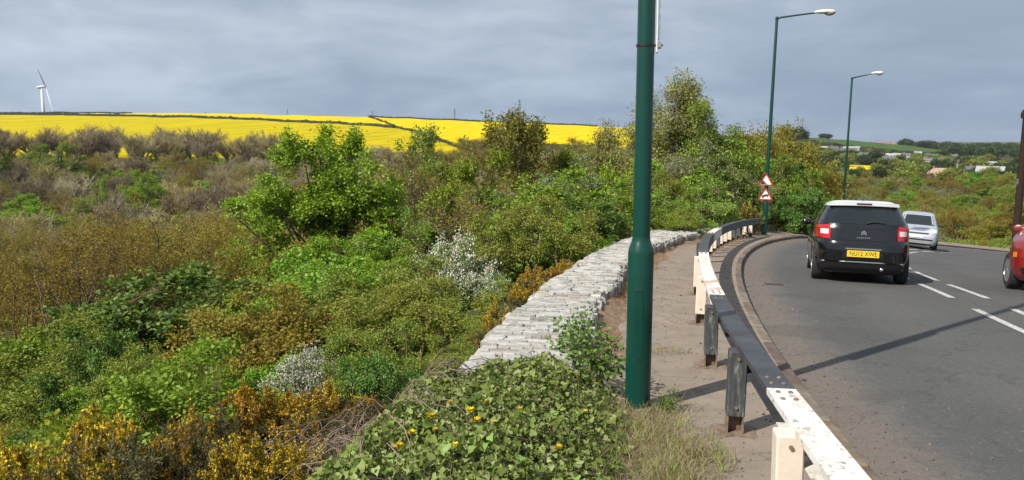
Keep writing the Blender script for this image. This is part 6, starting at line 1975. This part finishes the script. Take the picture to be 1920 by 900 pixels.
# ------------------------------------------------------------------ ivy over the near end of the wall
def mound(x, y):
    """height of the ivy bed"""
    s, n = curv(x, y)
    base = ground_h(x, y)
    top = surf(s, n) + W_TOP
    t = np.clip((-1.45 - n) / 0.75, 0, 1) * np.clip((n + 3.75) / 0.9, 0, 1) * np.clip((6.45 + 0.3 * np.sin(n * 5) - y) / 0.9, 0, 1)
    bump = 0.05 * np.sin(x * 7.1) * np.sin(y * 6.3) + 0.04 * np.sin(x * 13 + 1) * np.sin(y * 11)
    return np.maximum(base, base * (1 - t) + (top + 0.02) * t) + bump * t, t
def ivy_leaf_geo(P, Nn, D, L):
    """five-point ivy leaves, as fans"""
    D = unit(D); side = unit(np.cross(D, Nn)); Nn = np.cross(side, D)
    o = [(0, 0), (0.42, -0.10), (0.50, 0.30), (0.30, 0.45), (0.0, 0.95), (-0.30, 0.45), (-0.50, 0.30), (-0.42, -0.10)]
    zc = [0.0, 0.06, 0.10, 0.02, -0.06, 0.02, 0.10, 0.06]
    V = np.stack([P + side * (a * L)[:, None] + D * (b * L)[:, None] + Nn * (c * L)[:, None] for (a, b), c in zip(o, zc)], 1)
    n = len(P)
    Fc = (np.arange(n)[:, None, None] * 8 + np.array([[0, 1, 2, 3], [0, 3, 4, 4], [0, 5, 6, 7], [0, 4, 5, 5]])[None])
    q = Fc[:, [0, 2]].reshape(-1, 4); t = np.stack([Fc[:, 1, :3], Fc[:, 3, :3]], 1).reshape(-1, 3)
    return V.reshape(-1, 3), [q, t]
M_IVYSTEM = plain('ivy_stems', (0.05, 0.04, 0.022), 0.9, vary=0.3)
def ivy():
    rng = np.random.default_rng(41)
    root = tag(empty('ivy', (0, 4.5, 0)), 'bed of green ivy spilling over the near end of the wall', 'ivy')
    n = 56000
    x = rng.uniform(-2.2, 1.15, n); y = rng.uniform(2.2, 6.7, n)
    z, t = mound(x, y)
    keep = t > rng.uniform(0.02, 0.42, n)
    x, y, z, t = x[keep], y[keep], z[keep], t[keep]
    e = 0.04
    zx, _ = mound(x + e, y); zy, _ = mound(x, y + e)
    gn = unit(np.stack([-(zx - z) / e, -(zy - z) / e, np.ones(len(x))], 1) * np.array([0.6, 0.6, 1]))
    P = np.stack([x, y, z + rng.uniform(-0.02, 0.12, len(x)) ** 1.0], 1)
    Nn = unit(gn + rng.normal(0, 0.45, P.shape) + np.array([-0.1, -0.25, 0]))
    D = rand_dirs(rng, len(P))
    D[:, 2] -= 0.3
    L = rng.uniform(0.014, 0.05, len(P)) * rng.choice([0.7, 1.0, 1.0, 1.15], len(P))
    P[:, 1] -= 4.5
    vis = np.argsort(-(L / np.hypot(P[:, 0], P[:, 1] + 4.5)) + np.where((np.abs(P[:, 0]) < 1.2) & (P[:, 1] + 4.5 > 3.6) & (P[:, 2] > z - 0.0), 0, 1))
    one = vis[:300]; rest = vis[300:]
    proto_meshes = []
    for k in range(6):
        v, f = ivy_leaf_geo(np.zeros((1, 3)), np.array([[rng.normal(0, 0.1), rng.normal(0, 0.1), 1.0]]), np.array([[0, 1.0, 0]]), np.array([1.0]))
        me = np_mesh('ivy_leaf', v, f); me.materials.append(LM['ivy']); proto_meshes.append(me)
    for i in one:
        o = bpy.data.objects.new('leaf', proto_meshes[int(rng.integers(6))]); link(o, root)
        d = Vector(D[i]).normalized(); nn_ = Vector(Nn[i]); sd = d.cross(nn_).normalized(); nn_ = sd.cross(d)
        m3 = Matrix((sd, d, nn_)).transposed()
        o.matrix_local = Matrix.Translation(P[i]) @ m3.to_4x4() @ Matrix.Scale(float(L[i]), 4)
    v, f = ivy_leaf_geo(P[rest], Nn[rest], D[rest], L[rest])
    tag(obj('foliage', np_mesh('ivy_foliage', v, f), LM['ivy'], root), kind='stuff')
    k = rng.integers(0, len(P), 500)
    a = P[k]; b = a + np.concatenate([rng.normal(0, 0.12, (500, 2)), rng.uniform(-0.05, 0.02, (500, 1))], 1)
    v, f = frusta(a, b, np.full(500, 0.004), np.full(500, 0.003), 3)
    tag(obj('stems', np_mesh('ivy_stems', v, f), M_IVYSTEM, root), kind='stuff')
    # leaf litter bed beneath
    gx, gy = np.meshgrid(np.linspace(-2.4, 1.0, 60), np.linspace(2.0, 6.7, 80), indexing='ij')
    zz, tt = mound(gx.ravel(), gy.ravel())
    zz = np.where(tt > 0.02, zz - 0.015, zz - 0.08)
    V = np.stack([gx.ravel(), gy.ravel() - 4.5, zz], 1); b_ = 80
    i, j = np.meshgrid(np.arange(59), np.arange(79), indexing='ij')
    Fc = np.stack([i*b_ + j, (i+1)*b_ + j, (i+1)*b_ + j + 1, i*b_ + j + 1], -1).reshape(-1, 4)
    ok = tt[Fc].max(1) > 0.05
    obj('litter', np_mesh('ivy_litter', V, Fc[ok], smooth=True), plain('leaf_litter', (0.055, 0.045, 0.025), 0.95, vary=0.5, vscale=25), root)
ivy()

# yellow flowers in the ivy
M_PETAL = leaf_mat('dandelion_petals', [(0.66, 0.46, 0.006), (0.76, 0.58, 0.01), (0.78, 0.64, 0.02)], 0.3, 0.03, tcol=(0.7, 0.4, 0.0))
M_STALK = plain('flower_stalk', (0.10, 0.15, 0.03), 0.7)
def hit_mound(px, py):
    dx = (px - 960) / FPX; u = (450 - py) / FPX
    d = np.array([dx, math.cos(PITCH) + math.sin(PITCH) * u, -math.sin(PITCH) + math.cos(PITCH) * u])
    t = np.arange(2.0, 9.0, 0.02)
    P = d[None] * t[:, None]
    z, _ = mound(P[:, 0], P[:, 1])
    k = np.argmax(EYE + P[:, 2] < z)
    return float(P[k, 0]), float(P[k, 1]), float(z[k])
for k, (px, py, sz, where) in enumerate([(843, 787, .034, 'uppermost in the ivy'), (880, 802, .044, 'large, near the middle of the ivy'), (808, 815, .038, 'just left of the large one'), (892, 824, .046, 'largest, below the middle of the ivy'),
        (973, 799, .028, 'small, right of the middle of the ivy'), (925, 825, .024, 'tiny, beside the largest'), (772, 850, .036, 'at the left side of the ivy'), (852, 876, .03, 'low down in the ivy'), (1045, 874, .036, 'at the lower right of the ivy'), (748, 874, .038, 'lowest on the left of the ivy'), (815, 842, .022, 'small, among leaves left of centre'), (1095, 801, .026, 'near the foot of the lamp post'), (910, 786, .02, 'tiny, high in the ivy')]):
    x, y, z = hit_mound(px, py)
    f = empty('dandelion', (x, y, z)); tag(f, 'yellow dandelion flower ' + where, 'flower', 'yellow flowers in the ivy')
    rng = np.random.default_rng(900 + k)
    MB().tube([(0, 0, -0.02), (0.004, -0.004, 0.09), (0.006, -0.012, 0.115)], 0.003, 5).build('stalk', M_STALK, f)
    n = 46
    a = rng.uniform(0, 6.283, n); lift = rng.uniform(-0.1, 0.9, n)
    D = unit(np.stack([np.cos(a), np.sin(a), lift], 1))
    P0 = np.tile(np.array([[0.006, -0.014, 0.115]]), (n, 1))
    v, q = kites(P0, D, unit(np.stack([-np.cos(a) * lift, -np.sin(a) * lift, np.ones(n)], 1)), np.full(n, sz * 0.75), np.full(n, sz * 0.33), 0.05)
    obj('flower_head', np_mesh('flower_head', v, q), M_PETAL, f)

# ------------------------------------------------------------------ grass and weeds
def blades(name, pts, h0, h1, w, key, label, bend=0.5, seed=0, cat='grass'):
    rng = np.random.default_rng(seed); n = len(pts)
    if n == 0: print('no blades for', label); return None
    D = unit(np.stack([rng.normal(0, bend, n), rng.normal(0, bend, n), np.ones(n)], 1))
    L = rng.uniform(h0, h1, n)
    side = unit(np.cross(D, rand_dirs(rng, n)))
    b2 = pts + D * (L * 0.6)[:, None]
    tip = b2 + unit(D + np.stack([rng.normal(0, bend, n), rng.normal(0, bend, n), -0.2 * np.ones(n)], 1)) * (L * 0.45)[:, None]
    W = (w * rng.uniform(0.6, 1.3, n))[:, None]
    V = np.stack([pts - side * W, pts + side * W, b2 + side * W * 0.7, b2 - side * W * 0.7, tip], 1).reshape(-1, 3)
    o_ = np.arange(n)[:, None] * 5
    me = np_mesh(name, V, [o_ + np.array([[0, 1, 2, 3]]), o_ + np.array([[3, 2, 4]])])
    return tag(obj(name, me, LM[key]), label, cat, kind='stuff')
rg = np.random.default_rng(51)
def strew(n, x0, x1, y0, y1, dens):
    x = rg.uniform(x0, x1, n); y = rg.uniform(y0, y1, n)
    s, nn = curv(x, y)
    k = rg.uniform(0, 1, n) < dens(x, y, s, nn)
    x, y, s, nn = x[k], y[k], s[k], nn[k]
    z = np.where(nn > -2.35, surf(s, nn), ground_h(x, y))
    return np.stack([x, y, z - 0.005], 1)
wob = lambda a, b: 0.5 + 0.5 * np.sin(a * 5.3 + 1) * np.sin(b * 4.1 + 2)
dn1 = lambda x, y, s, n: np.clip((-1.02 + 0.30 * wob(x, y) - n) / 0.35, 0, 1) * np.clip((n + 2.25) / 0.3, 0, 1) * np.clip((5.75 - y) / 0.35, 0, 1) * (0.35 + 0.65 * wob(x * 2, y * 2))
blades('grass', strew(26000, 0.0, 1.6, 2.6, 5.9, dn1), 0.05, 0.17, 0.0022, 'straw', 'patch of dry and green grass at the foot of the near lamp post', 0.55, 1)
blades('grass', strew(4500, 0.0, 1.5, 2.8, 5.8, lambda x, y, s, n: dn1(x, y, s, n) * 0.9), 0.05, 0.15, 0.003, 'grass', 'fresh green blades mixed into the dry grass by the near lamp post', 0.5, 2)
blades('grass', strew(2600, 1.0, 2.1, 6.9, 8.3, lambda x, y, s, n: np.clip(1 - ((x - 1.55) / 0.42) ** 2 - ((y - 7.55) / 0.22) ** 2, 0, 1)), 0.04, 0.13, 0.002, 'straw', 'small straw-coloured tuft on the pavement beside the third rail post', 0.6, 3)
blades('grass', strew(9000, 0.5, 8.0, 8.0, 24, lambda x, y, s, n: np.clip((n + 2.35) / 0.08, 0, 1) * np.clip((-1.72 + 0.4 * wob(s * 0.35, n) - n) / 0.25, 0, 1) * np.clip((wob(s * 0.55, 0.3) - 0.25) / 0.3, 0, 1)), 0.02, 0.07, 0.003, 'rust', 'rust-coloured dead grass along the foot of the wall', 0.8, 4)
blades('grass', strew(3000, 0.4, 8.0, 6.0, 24, lambda x, y, s, n: np.clip(1 - np.abs(n + 2.05) / 0.12, 0, 1)), 0.03, 0.10, 0.0025, 'straw', 'thin grass growing out of the wall foot', 0.7, 5)
blades('grass', strew(5000, 1.6, 13, 4.0, 28, lambda x, y, s, n: np.clip(1 - np.abs(n + 0.13) / 0.05, 0, 1) * np.clip((wob(s * 0.6, 1.0) - 0.55) / 0.2, 0, 1)), 0.02, 0.06, 0.002, 'straw', 'small weeds in the kerb joint', 0.7, 6)
# tall grass on the verge beyond the rail and on the bank
blades('verge_grass', strew(26000, 4, 20, 20, 40, lambda x, y, s, n: np.clip((-0.95 - n) / 0.4, 0, 1) * np.clip((n + 5.0) / 1.5, 0, 1) * (s > 24.0)), 0.15, 0.45, 0.006, 'straw', 'tall grass on the verge behind the end of the guard rail', 0.4, 7)
blades('verge_grass', strew(14000, 12, 30, 24, 52, lambda x, y, s, n: np.clip((n - ROAD_W - 1.9) / 0.4, 0, 1) * np.clip((ROAD_W + 5 - n) / 1.5, 0, 1)), 0.15, 0.5, 0.008, 'straw', 'rough grass along the far side of the right pavement', 0.4, 8)
bank = lambda x, y, s, n: np.clip((-3.6 - n) / 0.4, 0, 1)
blades('tall_grass', strew(90000, -11, 0, 4.0, 15, lambda x, y, s, n: bank(x, y, s, n) * (x < -2.6 - 0.12 * y) * np.clip(wob(x * 0.35, y * 0.3) + 0.1, 0, 1)), 0.25, 0.75, 0.008, 'grass', 'lush tall grass and nettles on the bank in the lower left', 0.45, 9)
blades('dry_grass', strew(16000, -5, 0.2, 3.0, 8, lambda x, y, s, n: bank(x, y, s, n) * 0.8), 0.10, 0.35, 0.004, 'straw', 'dry straw among the gorse on the near bank', 0.7, 10)

# soil banked up against the pavement side of the wall
M_SOIL = plain('rusty_soil', (0.20, 0.135, 0.085), 0.95, vary=0.45, vscale=9, bump_d=0.02)
ss_ = np.arange(5.6, 26.0, 0.12); us_ = np.linspace(0, 1, 9)
Sg, Ug = np.meshgrid(ss_, us_, indexing='ij')
wv_ = 0.42 + 0.16 * np.sin(Sg * 0.9) + 0.10 * np.sin(Sg * 2.7 + 1)
n_in = np.array([wall_edges(float(q))[1] - 0.06 for q in ss_])[:, None]
Ng = n_in + Ug * wv_
hz_ = (0.185 * (1 - Ug) ** 1.4 - 0.012) * (0.75 + 0.25 * np.sin(Sg * 1.3 + 2)) + 0.012 * np.sin(Sg * 9) * np.sin(Ug * 11) * (1 - Ug)
X_, Y_ = kern(Sg, Ng); Z_ = surf(Sg, Ng) + hz_
a_n, b_n = Sg.shape
i_, j_ = np.meshgrid(np.arange(a_n - 1), np.arange(b_n - 1), indexing='ij')
Fb = np.stack([i_*b_n + j_, i_*b_n + j_ + 1, (i_+1)*b_n + j_ + 1, (i_+1)*b_n + j_], -1).reshape(-1, 4)
tag(obj('earth_bank', np_mesh('earth_bank', np.stack([X_.ravel(), Y_.ravel(), Z_.ravel()], 1), Fb, smooth=True), M_SOIL), kind='structure')
pick = rg.uniform(0, 1, 9000); si = rg.uniform(5.8, 25.5, 9000); ui = rg.uniform(0.0, 0.95, 9000)
okb = pick < 0.25 + 0.75 * (np.sin(si * 1.9) * np.sin(si * 0.7 + 1) > 0.0)
si, ui = si[okb], ui[okb]
nb_ = np.array([wall_edges(float(q))[1] - 0.06 for q in si]) + ui * (0.42 + 0.16 * np.sin(si * 0.9) + 0.10 * np.sin(si * 2.7 + 1))
xb, yb_ = kern(si, nb_)
blades('dead_grass', np.stack([xb, yb_, surf(si, nb_) + (0.185 * (1 - ui) ** 1.4 - 0.012) * (0.75 + 0.25 * np.sin(si * 1.3 + 2)) - 0.005], 1), 0.03, 0.10, 0.0022, 'rust', 'rusty dead grass on the soil banked against the wall', 0.9, 12)

# grass blades pushing through the ivy, and grit lying on pavement and gutter
xi = rg.uniform(-1.4, 1.0, 2600); yi = rg.uniform(2.6, 6.3, 2600)
zi, ti = mound(xi, yi); ki = ti > 0.25
blades('ivy_grass', np.stack([xi[ki], yi[ki], zi[ki]], 1), 0.08, 0.24, 0.0022, 'straw', 'thin stalks of grass growing up through the ivy', 0.5, 13)
ng = 2600
sg_ = rg.uniform(2.5, 16, ng); side_ = rg.uniform(0, 1, ng)
nn_ = np.where(side_ < 0.55, rg.uniform(-2.0, -0.15, ng), np.abs(rg.normal(0, 0.35, ng)) + 0.01)
xg, yg = kern(sg_, nn_); zg = surf(sg_, nn_) - np.where(nn_ > 0, KERB_H, 0.0)
rad = rg.uniform(0.004, 0.013, ng) * np.where(rg.uniform(0, 1, ng) < 0.06, 2.0, 1.0)
oct_ = np.array([[1, 0, 0], [0, 1, 0], [-1, 0, 0], [0, -1, 0], [0, 0, 0.8], [0, 0, -0.5]], float)
Vg = (np.stack([xg, yg, zg], 1)[:, None] + (oct_[None] * rg.uniform(0.6, 1.3, (ng, 6, 1))) * rad[:, None, None]).reshape(-1, 3)
fo = np.array([[0, 1, 4], [1, 2, 4], [2, 3, 4], [3, 0, 4], [1, 0, 5], [2, 1, 5], [3, 2, 5], [0, 3, 5]])
M_GRIT = leaf_mat('grit', [(0.06, 0.05, 0.04), (0.14, 0.12, 0.10), (0.24, 0.21, 0.18), (0.09, 0.07, 0.055)], 0.0, 0.0)
tag(obj('gravel', np_mesh('gravel', Vg, (np.arange(ng)[:, None, None] * 6 + fo[None]).reshape(-1, 3)), M_GRIT), 'loose grit on the pavement and along the gutter', 'gravel', kind='stuff')

# weeds rooted in the joints of the wall top
sw = rg.uniform(5.2, 24, 2600); uw = rg.uniform(0.04, 0.96, 2600)
kw_ = (np.sin(sw * 3.1 + uw * 6) * np.sin(sw * 1.3 + 2)) > 0.35
sw, uw = sw[kw_], uw[kw_]
nw_ = W_N0 + uw * (W_N1 - W_N0); xw, yw = kern(sw, nw_)
zw_ = surf(sw, nw_) + np.array([wall_top(float(q)) for q in sw]) - 0.03
blades('wall_weeds', np.stack([xw, yw, zw_], 1), 0.03, 0.075, 0.002, 'straw', 'sparse dry weeds rooted between the stones of the wall top', 0.8, 14)

# dead bramble tangle
def bramble(px, py, d, w, n, label, seed):
    rng = np.random.default_rng(seed)
    a = az_px(px); x, y = d * math.sin(a), d * math.cos(a)
    segs = []
    for k in range(n):
        q = rng.uniform(-w, w, 2); ang = rng.uniform(0, 6.28); ln = rng.uniform(0.35, 1.1); hh = rng.uniform(0.12, 0.55)
        p0 = np.array([q[0], q[1], 0.0]); p2 = p0 + np.array([math.cos(ang) * ln, math.sin(ang) * ln, rng.uniform(-0.15, 0.15)])
        m_ = (p0 + p2) / 2 + np.array([rng.normal(0, 0.1), rng.normal(0, 0.1), hh * 2])
        t = np.linspace(0, 1, 8)[:, None]
        c = (1-t)**2 * p0 + 2*t*(1-t) * m_ + t*t * p2 + rng.normal(0, 0.012, (8, 3))
        segs.append((c[:-1], c[1:]))
    A = np.concatenate([s_[0] for s_ in segs]); B = np.concatenate([s_[1] for s_ in segs])
    A[:, 2] += ground_h(x + A[:, 0], y + A[:, 1]) - gh(x, y); B[:, 2] += ground_h(x + B[:, 0], y + B[:, 1]) - gh(x, y)
    root = empty('bramble', (x, y, gh(x, y) - 0.02)); tag(root, label, 'bramble')
    v, f = frusta(A, B, np.full(len(A), 0.0042), np.full(len(A), 0.0035), 3)
    obj('canes', np_mesh('canes', v, f), TWIG_DRY, root)
bramble(640, 850, 4.9, 0.55, 420, 'tangle of dead grey bramble canes left of the ivy', 61)
bramble(665, 800, 5.6, 0.4, 220, 'smaller tangle of dry canes behind the ivy edge', 62)
bramble(360, 860, 5.0, 0.45, 260, 'dry canes between the clumps of gorse', 63)

# rose sapling by the lamp post and a dark weed at its foot
clump_proto('sapling', 801, [(0, 0, 0.42, 0.30, 0.26, 0.34), (-0.18, 0, 0.62, 0.2, 0.18, 0.18), (0.08, 0, 0.25, 0.28, 0.25, 0.2)], 85, 8, 0.045, 0.05, 0.012, 0.6, 'dark', TWIG_BROWN, n_limb=14, stems=5, base_r=0.08, twig_r=0.003)
place('sapling', 0, 0.70, 5.95, 0.72, 0.6, name='wild_rose', label='scrawny wild rose growing between the wall and the near lamp post', cat='plant', rz=0.3, z=float(surf(*[v[0] for v in curv(0.72, 5.95)])))
place('sapling', 0, 0.60, 6.6, 0.62, 0.45, name='wild_rose', label='smaller wild rose leaning over the end of the wall top', cat='plant', rz=2.0, z=float(surf(*[v[0] for v in curv(0.55, 6.45)])) + 0.1)
place('sapling', 0, 1.20, 5.52, 0.24, 0.2, name='dock_weed', label='small dark weed at the right foot of the near lamp post', cat='plant', rz=4.0, z=float(surf(*[v[0] for v in curv(1.2, 5.52)])))

# scrap of blue litter
M_BLUE = plain('blue_plastic', (0.05, 0.12, 0.24), 0.35, vary=0.3, vscale=20)
x, y, z = hit_mound(716, 797)
rng = np.random.default_rng(77)
bm = bmesh.new(); bmesh.ops.create_icosphere(bm, subdivisions=3, radius=0.032)
for v in bm.verts:
    k = 1 + 0.35 * math.sin(v.co.x * 90) * math.sin(v.co.y * 110 + 1) + rng.uniform(-0.12, 0.12)
    v.co = Vector((v.co.x * k * 0.8, v.co.y * k * 0.6, v.co.z * k * 1.3))
me = bpy.data.meshes.new('litter'); bm.to_mesh(me); bm.free()
o = obj('litter', me, M_BLUE); o.location = (x, y, z + 0.04)
tag(o, 'crumpled scrap of blue plastic litter beside the ivy', 'litter')

# ------------------------------------------------------------------ thin spring haze
hz = MB().box(-9500, 9500, -9500, 9500, -45, 130)
hm, hnt, hout = mat('spring_haze')
pv = hnt.nodes.new('ShaderNodeVolumePrincipled')
pv.inputs['Color'].default_value = (0.80, 0.87, 0.97, 1)
pv.inputs['Density'].default_value = 0.00006
pv.inputs['Anisotropy'].default_value = 0.2
hnt.links.new(pv.outputs['Volume'], hout.inputs['Volume'])
tag(hz.build('haze', hm), 'thin pale haze over the valley', 'haze', kind='stuff')
